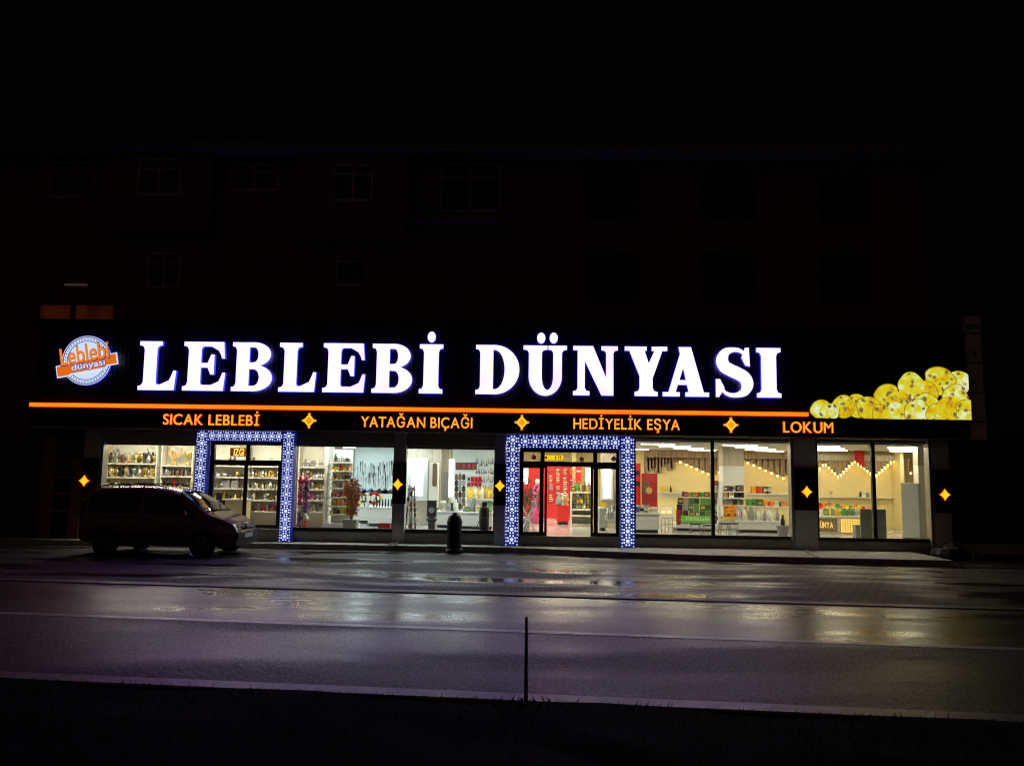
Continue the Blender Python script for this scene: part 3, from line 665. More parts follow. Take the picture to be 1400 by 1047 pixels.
for i, (px, py, rr) in enumerate(PE):
    q = P(px, py, YF); rad = rr*YF/F_PX
    pts = [(q.x+rad*(1+.07*math.sin(3*a+i)+.05*math.sin(5*a+2*i))*math.cos(a), q.z+rad*(.98+.05*math.cos(2*a+i))*math.sin(a)) for a in [2*math.pi*k/28 for k in range(28)]]
    pts = clip(pts)
    if len(pts) < 3: continue
    y = YF-.02-.004*i
    MB().plate(pts, y, YF+.14, 0, 1).build('chickpea', [PM[i % 4], M['black']], pk)
    MB().strip(*[[(q.x+(x-q.x)*k, q.z+(z-q.z)*k) for x, z in pts] for k in (1.0, .94)], y-.002, y, closed=True).build('chickpea_rim', emat('printed_rim', (.62, .36, .01), .55), pk) if i % 3 else None
# --- stack of unlit sign boards at the right corner
st = thing('stacked_sign_boards', 'vertical stack of five unlit grey sign boards at the right end of the fascia', 'sign', (X(1331, 22.7, 520), 22.7, Z(590, 22.7)))
for x0, x1, y0, y1 in ((1318.5,1341.5,432,454.5),(1320,1343,456.5,495),(1322,1345,497,536),(1325.5,1348,538,576),(1327,1350,578,601)):
    a, c2 = P(x0, y0, 22.7), P(x1, y1, 22.7); o = MB().box(a.x, c2.x, 22.7, 22.85, c2.z, a.z).build('sign_board', M['signgrey'], st)
    if y0 == 432:
        q = P(1325.5, 446.5, 22.695); b = MB().strip([(q.x+.09*math.cos(k*.524), q.z+.09*math.sin(k*.524)) for k in range(12)], [(q.x+.045*math.cos(k*.524), q.z+.045*math.sin(k*.524)) for k in range(12)], 22.69, 22.699, closed=True)
        q = P(1335, 446.5, 22.695)
        for dx in (-.1, -.03, .04): b.box(q.x+dx, q.x+dx+.035, 22.69, 22.699, q.z-.06, q.z+.05)
        b.box(q.x-.1, q.x+.075, 22.688, 22.698, q.z+.03, q.z+.07).build('print', M['ink'], o)
    elif y0 < 500:
        q = P(1333 if y0 < 470 else 1331, (y0+y1)/2+7, 22.69); MB().ball((q.x, 22.7, q.z), .05, sc_=(.8, .1, 1.6)).build('print', M['ink'], o)

# ================================================================== VAN
def make_van(loc, rz):
    root = thing('parked_van', 'dark compact van with roof rails parked before the left shop windows', 'van')
    top = [(-2.18,.62),(-2.17,1.25),(-2.10,1.66),(-1.98,1.745),(-1.5,1.785),(-.6,1.80),(.05,1.775),(.45,1.70),(.80,1.52),(1.13,1.30),(1.42,1.11),(1.75,1.02),(2.02,.91),(2.14,.78),(2.19,.62)]
    def ztop(x):
        for (a, za), (b_, zb_) in zip(top, top[1:]):
            if a <= x <= b_: return za+(zb_-za)*(x-a)/(b_-a) if b_ > a else zb_
        return top[-1][1]
    stations = [-2.18,-2.165,-2.12,-2.02,-1.7,-1.3,-.9,-.45,0,.35,.62,.90,1.15,1.38,1.6,1.82,2.0,2.10,2.165,2.19]
    def half(x):
        h = .895
        if x > 1.3: h -= .235*((x-1.3)/.89)**2.2
        if x < -1.9: h -= .06*((-1.9-x)/.28)**2
        return h
    def sect(x):
        zt = ztop(x); h = half(x); zb_ = .22 + (.10*max(0, (abs(x)-1.9)/.3))
        belt = min(1.03, zb_+(zt-zb_)*.72)
        tum = min(1, max(0, (zt-1.0)/.7)); ru = h*(1-.20*tum)
        return [(0, zb_), (h*.8, zb_), (h*.97, zb_+.07), (h, zb_+(belt-zb_)*.45), (h*.985, belt), (h*.985*(1-.5)+ru*.5+.01, belt+(zt-.07-belt)*.55), (ru, zt-.075*max(.4, tum)), (ru*.86, zt-.022), (ru*.45, zt-.002), (0, zt)]
    b = MB(); S = [sect(x) for x in stations]; n = len(S[0]); ring_n = 2*n-2
    for x, s in zip(stations, S):
        b.v += [(x, -y, z) for y, z in s] + [(x, y, z) for y, z in s[-2:0:-1]]
    for k in range(len(stations)-1):
        for i in range(ring_n):
            j = (i+1) % ring_n; b.f.append((k*ring_n+i, (k+1)*ring_n+i, (k+1)*ring_n+j, k*ring_n+j)); b.m.append(0)
    b.f += [tuple(range(ring_n)), tuple(range((len(stations)-1)*ring_n, len(stations)*ring_n))[::-1]]; b.m += [0, 0]
    body = b.build('body', M['paint'], root, smooth=True)
    bm = bmesh.new(); bm.from_mesh(body.data); bmesh.ops.recalc_face_normals(bm, faces=bm.faces); bm.to_mesh(body.data); bm.free()
    sub = body.modifiers.new('sub', 'SUBSURF'); sub.levels = 1; sub.render_levels = 2
    def side(x, u, s, off=.012):
        a = sect(x); (y0, z0), (y1, z1), (y2, z2) = a[4], a[5], a[6]
        y, z = (y0+(y1-y0)*u*2, z0+(z1-z0)*u*2) if u < .5 else (y1+(y2-y1)*(u-.5)*2, z1+(z2-z1)*(u-.5)*2)
        return (x, s*(y+off-.004), z)
    for s in (-1, 1):
        for x0, x1, u1b in ((-1.92, -.50, .86), (-.38, .52, .86)):
            w_ = MB(); k = 10; vs = []
            for i in range(k+1):
                x = x0+(x1-x0)*i/k; hi = u1b
                for u in (.07, .30, .5, .7, hi): vs.append(side(x, u, s))
            fs = [(i*5+j, (i+1)*5+j, (i+1)*5+j+1, i*5+j+1) for i in range(k) for j in range(4)]
            w_.add(vs, fs); w_.build('side_window', M['darkglass'], root, smooth=True)
        # front quarter glass running down to the windscreen foot
        w_ = MB(); vs = []
        for i in range(7):
            x = .52+(1.05-.52)*i/6
            for u in (.07, .40, .78*(1-i/8)+.07): vs.append(side(x, u, s))
        w_.add(vs, [(i*3+j, (i+1)*3+j, (i+1)*3+j+1, i*3+j+1) for i in range(6) for j in range(2)]); w_.build('side_window', M['darkglass'], root)
        # handles, rail, mirror, moulding
        MB().box(-.62, -.44, s*.885, s*.925, .93, .965).build('door_handle', M['trim'], root); MB().box(-.30, -.12, s*.885, s*.925, .93, .965).build('door_handle', M['trim'], root)
        r = MB(); pr = None
        for i in range(13):
            x = -1.75+1.9*i/12; z = ztop(x)+.055*min(1, min(i, 12-i)/1.5)-.01; p = (x, s*.66, z)
            if pr: r.rod(pr, p, .017, 6)
            pr = p
        for x in (-1.2, -.5): r.rod((x, s*.66, ztop(x)-.03), (x, s*.66, ztop(x)+.05), .02, 6)
        r.build('roof_rail', M['trim'], root)
        mr = MB().ball((.86, s*1.02, 1.09), .10, sc_=(.55, 1.05, .95)).build('mirror', M['paint'], root, smooth=True)
        MB().rod((.90, s*.86, 1.03), (.88, s*.97, 1.06), .03).build('mirror_arm', M['trim'], mr)
        MB().box(-1.05, .85, s*.87, s*.908, .50, .56).build('side_moulding', M['trim'], root)
        for x in (-.44, .66):
            sm_ = MB(); q0 = None
            for z_ in (.34, .50, .72, .98): 
                q1 = (x+(.10 if x > 0 and z_ < .5 else 0), s*(half(x)+.001), z_)
                if q0: sm_.rod(q0, q1, .006, 4)
                q0 = q1
            sm_.build('door_seam', M['trim'], root)
        MB().box(-1.9, -.5, s*.888, s*.899, .985, 1.0).build('slide_rail', M['trim'], root)
        # lamps
        hl = MB(); vs = []
        for i in range(6):
            x = 1.70+.40*i/5; a = sect(x)
            for k2 in (3.55, 4.0): 
                i0 = int(k2); f_ = k2-i0; y = a[i0][0]*(1-f_)+a[min(i0+1, 9)][0]*f_; z = a[i0][1]*(1-f_)+a[min(i0+1, 9)][1]*f_
                vs.append((x, s*(y+.006), z))
        hl.add(vs, [(i*2, (i+1)*2, (i+1)*2+1, i*2+1) for i in range(5)]); hl.build('headlight', M['lamp_glass'], root)
        MB().box(-2.17, -2.09, s*.80, s*.868, .95, 1.42).build('tail_light', mat('tail_lens', (.18, .01, .01), .15), root)
        for x in (-1.36, 1.33):
            MB().lathe([(.40, -.012), (.40, .012)], n=28).v
            arch = MB(); arch.add([(x+.375*math.cos(a), s*.905*(1 if x < 0 else .985), .33+.375*math.sin(a)) for a in [math.pi*2*i/30 for i in range(30)]], [tuple(range(30))]); arch.build('wheel_arch', M['tyre'], root)
            wl = MB(); prof = [(.20,-.09),(.295,-.095),(.315,-.06),(.315,.06),(.295,.095),(.20,.09)]
            vs = []; N = 28
            for r_, yy in prof: vs += [(x+r_*math.cos(2*math.pi*i/N), s*(.83 if x < 0 else .815)+yy, .315+r_*math.sin(2*math.pi*i/N)) for i in range(N)]
            wl.add(vs, [(k2*N+i, k2*N+(i+1)%N, (k2+1)*N+(i+1)%N, (k2+1)*N+i) for k2 in range(5) for i in range(N)])
            t = wl.build('tyre', M['tyre'], root, smooth=True)
            rm = MB(); yo = s*(.90 if x < 0 else .885)
            for i in range(5):
                a = 2*math.pi*i/5; rm.rod((x, yo, .315), (x+.19*math.cos(a), yo, .315+.19*math.sin(a)), .03, 6)
            rm.rod((x, yo-.03, .315), (x, yo+.03, .315), .05)
            A = [(x+.20*math.cos(2*math.pi*i/24), .315+.20*math.sin(2*math.pi*i/24)) for i in range(24)]; B = [(x+.17*math.cos(2*math.pi*i/24), .315+.17*math.sin(2*math.pi*i/24)) for i in range(24)]
            rm.strip(A, B, yo-.02, yo+.02, closed=True); rm.build('rim', M['rim'], t)
    # windscreen, rear window
    def across(x0, x1, k, name, inset, off, mm):
        w_ = MB(); vs = []
        for i in range(k+1):
            x = x0+(x1-x0)*i/k; a = sect(x); yr = a[6][0]*inset
            for j in range(9):
                t = -1+2*j/8; y = t*yr; q = abs(t)*inset
                z = a[9][1]+(a[7][1]-a[9][1])*min(1, q/.86)**2 + (a[6][1]-a[7][1])*max(0, (q-.86)/.14)
                vs.append((x+off*.45, y, z+off))
        w_.add(vs, [(i*9+j, (i+1)*9+j, (i+1)*9+j+1, i*9+j+1) for i in range(k) for j in range(8)]); return w_.build(name, mm, root, smooth=True)
    across(.52, 1.36, 8, 'windscreen', .93, .014, mat('windscreen_glass', (.012, .012, .02), .04, coat=.5))
    wp = MB()
    for y in (-.42, .18): wp.rod((1.33, y, ztop(1.33)+.03), (1.02, y+.5, ztop(1.02)+.035), .010, 5)
    wp.build('wiper', M['trim'], root)
    # front end
    g = MB()
    for z in (.70, .745, .79, .835): g.box(2.085, 2.205-.10*(z-.70)/.13, -.52, .52, z, z+.02)
    gr = g.build('grille', M['chrome'], root)
    MB().box(2.06, 2.175, -.56, .56, .675, .695).build('grille_surround', M['chrome'], gr)
    e = MB(); vs = [(2.195, .075*math.cos(k*.524), .775+.075*math.sin(k*.524)) for k in range(12)]; e.add(vs+[(2.16, y, z) for x, y, z in vs], [tuple(range(12))]+[(i, i+12, (i+1)%12+12, (i+1)%12) for i in range(12)]); e.build('emblem', M['chrome'], root)
    MB().box(2.10, 2.225, -.70, .70, .43, .60).box(2.08, 2.19, -.74, .74, .28, .42).build('bumper', M['trim'], root)
    MB().box(2.226, 2.236, -.26, .26, .47, .58).build('number_plate', M['plate'], root)
    MB().box(2.05, 2.20, -.72, -.45, .605, .635).box(2.05, 2.20, .45, .72, .605, .635).build('bumper_strip', M['chrome'], root)
    root.location = loc; root.rotation_euler = (0, 0, rz); return root
pv = G(146, 759); pv2 = G(297, 762)
van = make_van((X(232, pv.y+.85, 757)+.0, pv.y+.85, .006), R(-2.5)); van.scale = (.925, .94, .95)

# ================================================================== STREET FURNITURE
c = G(619.5, 757)
t = thing('litter_bin', 'dark round-topped street bin standing in front of the shop window', 'bin', (c.x, c.y+.22, 0))
r = .215
MB().lathe([(r*.9, .0), (r, .06), (r, .98)], (c.x, c.y+.22, 0), 24).build('bin_body', M['dark'], t, smooth=False)
MB().lathe([(r+.012, .975), (r+.012, 1.03), (r*.96, 1.12), (r*.80, 1.21), (r*.5, 1.28), (.07, 1.305), (.07, 1.34), (.02, 1.345)], (c.x, c.y+.22, 0), 24).build('bin_lid', M['dark'], t, smooth=True)
MB().lathe([(r+.05, .006), (r+.05, .10), (r+.01, .16)], (c.x, c.y+.22, 0), 24).build('bin_foot', M['dark'], t); t.scale = (.93, .93, .81)
c = G(661, 743.5, SW)
t = thing('gas_cylinder', 'tall dark cylinder with a narrow neck standing on the sidewalk left of the middle doorway', 'cylinder', (c.x, c.y+.15, SW))
r = .155
MB().lathe([(r*.92, .0), (r, .03), (r, 1.12), (r*.93, 1.19), (r*.75, 1.24), (.07, 1.27)], (c.x, c.y+.15, SW), 24).build('cylinder_body', mat('grey_painted_steel', (.07, .07, .075), .4), t, smooth=True)
MB().lathe([(.085, 1.27), (.085, 1.38), (.07, 1.40)], (c.x, c.y+.15, SW), 14).build('valve_cap', M['dark'], t); t.scale = (.95, .95, .85)
c = G(652, 741, SW)
t = thing('folding_stand', 'thin black folding stand leaning beside the tall dark cylinder', 'stand', (c.x, c.y+.1, SW))
MB().rod((c.x+.16, c.y+.1, SW+.95), (c.x-.02, c.y+.12, SW+.42), .012).rod((c.x-.02, c.y+.12, SW), (c.x+.03, c.y+.12, SW+.42), .012).rod((c.x-.15, c.y+.12, SW), (c.x-.1, c.y+.12, SW+.40), .012).build('leg', M['dark'], t)
MB().box(c.x-.16, c.x+.10, c.y+.02, c.y+.2, SW+.40, SW+.44).build('tray', M['dark'], t)
c = G(601, 741, SW)
b = MB().box(c.x-.14, c.x+.14, c.y+.05, c.y+.3, SW, SW+.27).box(c.x-.155, c.x+.155, c.y+.035, c.y+.315, SW+.272, SW+.31); tag(b.build('crate', mat('dull_red_crate', (.16, .03, .03), .6)), 'small dull red crate on the sidewalk behind the street bin', 'crate')
c = G(524, 738.5, SW)
b = MB().box(c.x-.17, c.x+.17, c.y, c.y+.25, SW, SW+.13).box(c.x-.19, c.x+.19, c.y-.02, c.y+.27, SW+.13, SW+.17); tag(b.build('utility_box', M['grey']), 'low dark box with a pale lid at the wall under the autumn plant window', 'box')
for p0, p1, lab in (((528, 751), (541, 739), 'left'), ((534, 751), (548, 740), 'right')):
    a, d = G(*p0, SW*.6), G(*p1, SW+.02); b = MB().rod((a.x, a.y, SW+.02), (d.x, d.y, SW+.04), .035, 6).rod((a.x-.05, a.y, SW+.02), (a.x+.06, a.y, SW+.02), .025, 6)
    tag(b.build('metal_bar', M['steel']), 'pale metal bar lying across the sidewalk below the pier, the %s of the two' % lab, 'bar', 'metal bars on the sidewalk')
a, d = G(86, 740), G(107, 735.5); b = MB().rod((a.x, a.y, .10), (d.x, d.y, .16), .055, 8).rod((a.x-.06, a.y-.01, .09), (a.x+.02, a.y, .10), .075, 8)
tag(b.build('drain_pipe', M['white']), 'short white pipe lying on the ground behind the van', 'pipe')
a, d = G(48, 735), G(82, 737); b = MB().rod((a.x, a.y, .05), (d.x, d.y, .05), .04, 8).rod((d.x-.1, d.y, .05), (d.x-.15, d.y-.2, .03), .04, 8)
tag(b.build('timber_batten', M['grey']), 'dull grey batten lying on the ground at the far left', 'batten')
a = P(1108, 760, 20.5)
a, d = G(1101, 753, SW), G(1118, 763, SW); tag(MB().rod((a.x, a.y, SW+.02), (d.x, d.y, SW+.02), .03, 6).build('cable_cover', M['steel']), 'pale cable cover crossing the sidewalk below the pier between the right windows', 'cover')
b = MB(); pr = None
for i in range(17):
    u = i/16; q = P(1225+75*u, 605+6.5*u+5*math.sin(u*math.pi)-3, 22.93)
    if pr: b.rod(pr, q, .012, 5)
    pr = q
tag(b.build('hanging_cable', M['dark']), 'thin dark cable sagging under the right end of the sign board', 'cable')
# roadside stake in the verge
c = G(719, 958, .12); zt = P(718.3, 843, c.y).z
t = thing('marker_stake', 'thin dark stake standing upright in the near verge', 'stake', (c.x, c.y, .06))
b = MB().rod((c.x, c.y, .0), (c.x-.004, c.y, zt), .019, 8, r2=.013); b.build('stake_post', M['dark'], t)
b = MB()
for k in range(30):
    x = random.gauss(c.x, .22); y = c.y+random.uniform(-.12, .1); h = random.uniform(.02, .09); l = random.uniform(-.07, .07)
    b.add([(x-.006, y, .06), (x+.006, y, .06), (x+l*.5+.005, y, .08+h*.7), (x+l, y+.02, .08+h)], [(0, 1, 2, 3)])
tag(b.build('weed_tuft', mat('weed', (.03, .035, .018), .8)), 'ragged tuft of dark weeds round the foot of the stake', 'weeds')
# rubble and a dumped pile at the dark right end
b = MB(); q = G(1325, 765)
for k in range(9): b.ball((q.x+random.uniform(-.8, .6), q.y+random.uniform(-.2, .5), random.uniform(.06, .3)), random.uniform(.1, .28), 7, 4, (1.2, 1, .7))
tag(b.build('rubble_heap', mat('rubble', (.07, .07, .07), .9, var=.3)), 'low heap of dark rubble beyond the right end of the shop', 'rubble')

# ================================================================== SHOP INTERIOR
# ceiling lights
pl = thing('ceiling_light', 'x', 'ceiling light', (0, 0, CE))
MB().box(-.52, .52, -.12, .12, CE-.03, CE).build('housing', M['white'], pl); MB().box(-.49, .49, -.095, .095, CE-.036, CE-.0305).build('diffuser', M['panel'], pl)
first = True
def clight(x, y, lab, grp):
    global first, last
    o = pl if first else dup(pl); first = False; last = o
    o.location = (x, y, CE-.001); o['label'] = lab; o['group'] = grp
for j, y in enumerate((24.3, 26.0, 27.8, 29.6, 31.5, 33.2)):
    for i in range(6):
        if i > 4: continue
        x = X(872, 23.2)+.75+i*2.45+(j % 3)*.8
        if x < XI1-.8: clight(x, y, 'white rectangular ceiling light over the right-hand sales hall', 'ceiling lights of the right hall')
for j, y in enumerate((24.6, 26.4, 28.2, 30.0, 31.8, 33.3)):
    for i in range(4):
        x = X(700, 23.2)-.4+i*1.5+(j % 2)*.35
        if x < X(872, 23.2): clight(x, y, 'white rectangular ceiling light above the middle doorway hall', 'ceiling lights of the doorway hall')
for j, y in enumerate((24.5, 26.4, 28.3, 30.3, 32.4)):
    for i in range(3):
        x = X(478, y)+.2+i*1.7
        if x < X(690, y)-.6:
            clight(x, y, 'cool white ceiling light above the knife department', 'ceiling lights of the knife department')
            for ch in last.children:
                if ch.name.startswith('diffuser'): ch.material_slots[0].link = 'OBJECT'; ch.material_slots[0].material = M['panelc']
# left display room: partition walls make it shallow
YS = 25.45
xe = X(450, YS)
part(MB().box(XI0, xe+.02, YS+.02, YS+.12, FL, CE), 'partition_wall', M['creamy'])
part(MB().box(xe+.03, xe+.11, 24.7, YS+.12, FL, CE), 'partition_wall', M['ivory'])
ls = thing('strip_light', 'x', 'strip light', (0, 0, CE)); MB().box(-.75, .75, -.05, .05, CE-.07, CE-.02).build('housing', M['white'], ls); MB().box(-.72, .72, -.035, .035, CE-.09, CE-.0705).build('tube', M['panelw'], ls)
for i, (px, wh) in enumerate(((178, 'leftmost'), (244, 'second from left'), (315, 'behind the orange led sign'), (362, 'fourth'), (425, 'last'))):
    o = ls if i == 0 else dup(ls)
    o.location = (X(px, 24.5), 24.35, CE-.001); o['label'] = 'warm strip light under the ceiling of the left display room, %s' % wh; o['group'] = 'strip lights of the left display room'

# item prototypes, small goods
def proto(fn):
    b = MB(); fn(b); return b
def figurine(b):
    b.lathe([(.045,0),(.05,.02),(.028,.05),(.04,.11),(.05,.16),(.035,.21),(.018,.235)], n=9); b.ball((0,0,.265), .035, 8, 5); b.rod((.03,0,.18), (.085,-.01,.12), .012, 5); b.rod((-.03,0,.18), (-.07,-.02,.25), .012, 5)
def vase(b): b.lathe([(.03,0),(.055,.04),(.065,.10),(.045,.17),(.022,.21),(.035,.25)], n=10)
def eagle(b):
    b.lathe([(.06,0),(.06,.025),(.02,.05),(.03,.10),(.035,.16),(.02,.2)], n=8); b.ball((0,-.02,.215), .028, 7, 5)
    for s in (-1, 1): b.add([(0,0,.10),(s*.05,.01,.20),(s*.13,.02,.32),(s*.10,.0,.19),(s*.05,-.005,.11)], [(0,1,2,3,4)] if s > 0 else [(4,3,2,1,0)]); b.add([(0,.012,.10),(s*.05,.022,.20),(s*.13,.032,.32),(s*.10,.012,.19),(s*.05,.007,.11)], [(4,3,2,1,0)] if s > 0 else [(0,1,2,3,4)])
def plate_stand(b):
    b.box(-.04,.04,-.02,.03,0,.02)
    vs = [(.095*math.cos(k*.45), .01+.02*math.sin(k*.45), .115+.095*math.sin(k*.45)) for k in range(14)]; b.add(vs+[(x, y+.015, z) for x, y, z in vs], [tuple(range(14)), tuple(range(14,28))[::-1]]+[(i,(i+1)%14,(i+1)%14+14,i+14) for i in range(14)])
def bottle(b): b.lathe([(.035,0),(.04,.01),(.04,.15),(.018,.20),(.016,.25),(.02,.255)], n=9)
def trophy(b): b.lathe([(.05,0),(.05,.03),(.012,.05),(.012,.10),(.05,.14),(.065,.22),(.06,.225)], n=9); b.rod((.06,0,.2), (.085,0,.16), .008, 5); b.rod((-.06,0,.2), (-.085,0,.16), .008, 5)
def carton(b): b.box(-.058,.058,-.04,.04,0,.155); b.box(-.042,.042,-.0425,-.0401,.05,.115, 1); b.box(-.03,.03,-.044,-.0426,.085,.10, 2)
def jar(b): b.lathe([(.05,0),(.055,.01),(.055,.12),(.045,.14)], n=10); b.lathe([(.05,.141),(.05,.165)], n=10)
def ship(b):
    b.box(-.03,.03,-.02,.02,0,.02); b.add([(-.11,-.02,.09),(.11,-.02,.09),(.06,-.02,.03),(-.06,-.02,.03),(-.11,.02,.09),(.11,.02,.09),(.06,.02,.03),(-.06,.02,.03)], [(0,3,2,1),(4,5,6,7),(0,1,5,4),(2,3,7,6),(1,2,6,5),(3,0,4,7)])
    for x in (-.05, .03): b.rod((x,0,.08), (x,0,.26), .005, 5); b.box(x-.035, x+.035, -.004, .004, .13, .23)
FN = dict(figurine=figurine, vase=vase, eagle_statuette=eagle, decorative_plate=plate_stand, bottle=bottle, trophy=trophy, carton=carton, jar=jar, model_ship=ship)
CAT = dict(figurine='figurine', vase='vase', eagle_statuette='statuette', decorative_plate='plate', bottle='bottle', trophy='trophy', carton='box', jar='jar', model_ship='model ship')
PR = {}
def put(kind, m_, x, y, z, label, group, s=1.0, rz=0.0):
    key = kind
    if key not in PR:
        o = proto(FN[kind]).build(kind, [M['grey'], M['ivory'], M['dark']], smooth=kind not in ('carton', 'model_ship', 'eagle_statuette')); PR[key] = o
    else:
        o = PR[key].copy(); C.objects.link(o)
    o.material_slots[0].link = 'OBJECT'; o.material_slots[0].material = M[m_]
    if kind == 'carton':
        for sl, ch in ((1, ['ivory', 'silver', 'ochre', 'dark', 'yellow', m_, m_, m_]), (2, ['dark', 'red', 'brown', m_])): o.material_slots[sl].link = 'OBJECT'; o.material_slots[sl].material = M[random.choice(ch)]
    o.location = (x, y, z); o.scale = (s, s, s) if not hasattr(s, '__len__') else s; o.rotation_euler = (0, 0, rz)
    tag(o, label, CAT[kind], group); return o
CN = dict(gold='gilt', ochre='ochre', brown='brown', grey='grey', dark='black', red='red', silver='silver', yellow='yellow', pink='pink', white='white', green='green', dgreen='dark green', orange='orange', blue='blue', ivory='ivory', steel='steel', cream='cream')
def fill(x0, x1, y, z, n, kinds, cols, where, group, smin=.8, smax=1.25):
    for i in range(n):
        k = random.choice(kinds); m_ = random.choice(cols)
        put(k, m_, x0+(x1-x0)*(i+.5)/n+random.uniform(-.02, .02), y+random.uniform(-.05, .05), z, '%s %s %s' % (CN[m_], k.replace('_', ' '), where), group, random.uniform(smin, smax), random.uniform(-.5, .5))
def shelves(x0, x1, ys, ybk, depth, label, mb='creamy', uprights=True, top=None, back=True, ms='ivory', group=None):
    """wall shelf unit; ys: measured heights of each board"""
    zs = [Z(q-((px_of((x0+x1)/2, ybk))-700)*-.0145*0, ybk) for q in ys] if False else ys
    t = thing('shelf_unit', label, 'shelf', ((x0+x1)/2, ybk, FL), group)
    if uprights:
        for x in (x0, x1-.03): MB().box(x, x+.03, ybk-depth, ybk, FL, top or (max(zs)+.45)).build('side_panel', M[ms], t)
    for z in zs: MB().box(x0+.031, x1-.031, ybk-depth, ybk-.001, z-.04, z).build('shelf_board', M[ms], t)
    return t
def zat(px, py, Y): return P(px, py, Y).z
D_ = .34
# window A
zs = [zat(180, q, YS-D_) for q in (633, 652, 671, 690, 709)]; a0, a1 = X(146, YS), X(219, YS)
shelves(a0, a1, zs, YS, D_, 'tall cream shelf unit crowded with figurines in the leftmost window', top=CE-.02)
for i, n_ in enumerate((16, 17, 12)):
    fill(a0+.06, a1-.06, YS-.2, zs[i], n_, ['figurine','vase','eagle_statuette','trophy','model_ship'], ['gold','grey','dark','brown','silver','ochre'],
         'on the %s shelf of the leftmost window' % ('top', 'second', 'third')[i], 'ornaments in the leftmost window', 1.0, 1.55 if i < 2 else 1.1)
zs = [zat(245, q, YS-D_) for q in (636, 650.5, 665.5, 681, 697)]; a0, a1 = X(225, YS), X(268, YS)
shelves(a0, a1, zs, YS, D_, 'narrow cream shelf unit between the leftmost window and the left doorway', top=CE-.02)
put('eagle_statuette', 'ochre', X(236, YS-.2), YS-.2, zs[0], 'large ochre eagle statuette with raised wings on the narrow shelf unit', 'ornaments by the left doorway', 1.9)
put('trophy', 'gold', X(256, YS-.2), YS-.2, zs[0], 'tall gilt trophy on the narrow shelf unit right of the eagle', 'ornaments by the left doorway', 1.9)
for i, n_ in ((1, 7), (2, 4)):
    fill(a0+.08, a1-.08, YS-.2, zs[i], n_, ['figurine','vase','bottle'], ['brown','grey','red','silver','dark'], 'on the %s board of the narrow shelf unit' % ('', 'second', 'third')[i], 'ornaments by the left doorway', .7, 1.1)
# behind the left door
zs = [zat(335, q, YS-D_) for q in (636.5, 652, 667.5, 683, 698.5)]; a0, a1 = X(272, YS), X(341, YS)
shelves(a0, a1, zs, YS, D_, 'cream wall shelves seen through the left half of the left door', top=CE-.02)
shelves(X(342.5, YS), X(406, YS), zs, YS, D_, 'cream wall shelves seen through the right half of the left door', top=CE-.02)
for i in range(5):
    fill(X(296, YS), a1-.06, YS-.2, zs[i], (9, 5, 6, 8, 7)[i], ['figurine','vase','bottle','decorative_plate'] if i != 4 else ['bottle','vase'], ['grey','dark','gold','ivory','silver'] if i < 3 else ['yellow','orange','dark','ochre'],
         'on shelf board %s behind the left half of the left door' % ('one', 'two', 'three', 'four', 'five')[i], 'ornaments behind the left door', .55, .95)
    fill(X(344, YS)+.05, X(386, YS), YS-.2, zs[i], 11, ['figurine','vase','trophy','decorative_plate','bottle'], [['silver','ivory','grey','dark'],['gold','ochre','ivory','ochre','grey'],['silver','gold','ivory'],['gold','silver','ivory'],['red','brown','silver','pink']][i],
         'on shelf board %s behind the right half of the left door' % ('one', 'two', 'three', 'four', 'five')[i], 'ornaments behind the left door', .6, 1.0)
for px, wh in ((309.5, 'left'), (321, 'right')):
    z0 = zs[2]; x = X(px, YS-.25); b = MB().box(x-.11, x+.11, YS-.28, YS-.10, z0, z0+.30).box(x-.09, x-.02, YS-.29, YS-.281, z0+.17, z0+.26).box(x+.02, x+.09, YS-.29, YS-.281, z0+.17, z0+.26)
    tag(b.build('gift_box', M['grey']), 'square grey gift box on a shelf behind the left door, the %s of the pair' % wh, 'box', 'grey gift boxes behind the left door')
# counter with till inside left door
x0, x1 = X(311, 24.6), X(339, 24.6)
t = thing('till_counter', 'cream till counter just inside the left door', 'counter', ((x0+x1)/2, 24.7, FL))
zc = zat(325, 682, 24.5); MB().box(x0, x1, 24.5, 24.95, FL, zc-.04).build('counter_front', M['cream'], t); MB().box(x0-.04, x1+.04, 24.46, 24.99, zc-.04, zc).build('counter_top', M['ivory'], t)
x = X(302, 24.5); t = thing('till', 'black cash till on a red stand by the left door', 'till', (x, 24.6, FL))
zt_ = zat(302, 690, 24.5); MB().box(x-.25, x+.2, 24.45, 24.8, FL, zt_).build('stand', M['redd'], t); MB().box(x-.2, x+.12, 24.5, 24.75, zt_, zt_+.14).box(x-.16, x+.02, 24.6, 24.66, zt_+.14, zt_+.36).build('till_body', M['dark'], t)
# orange LED sign above left door
a, c = P(315, 612, 23.32), P(335.5, 623.8, 23.32)
t = thing('led_sign', 'small glowing orange led sign in the glass above the left door', 'sign', ((a.x+c.x)/2, 23.32, c.z))
MB().box(a.x, c.x, 23.32, 23.36, c.z, a.z).build('sign_case', emat('dim_red_case', (.35, .03, .01), .35), t)
letters('IZGI', X(319.5, 23.3, 618), X(333.5, 23.3, 618), c.z+.025, a.z-.03, 23.305, .012, [M['ledface'], M['led']], t, .02, 'letter', .07)
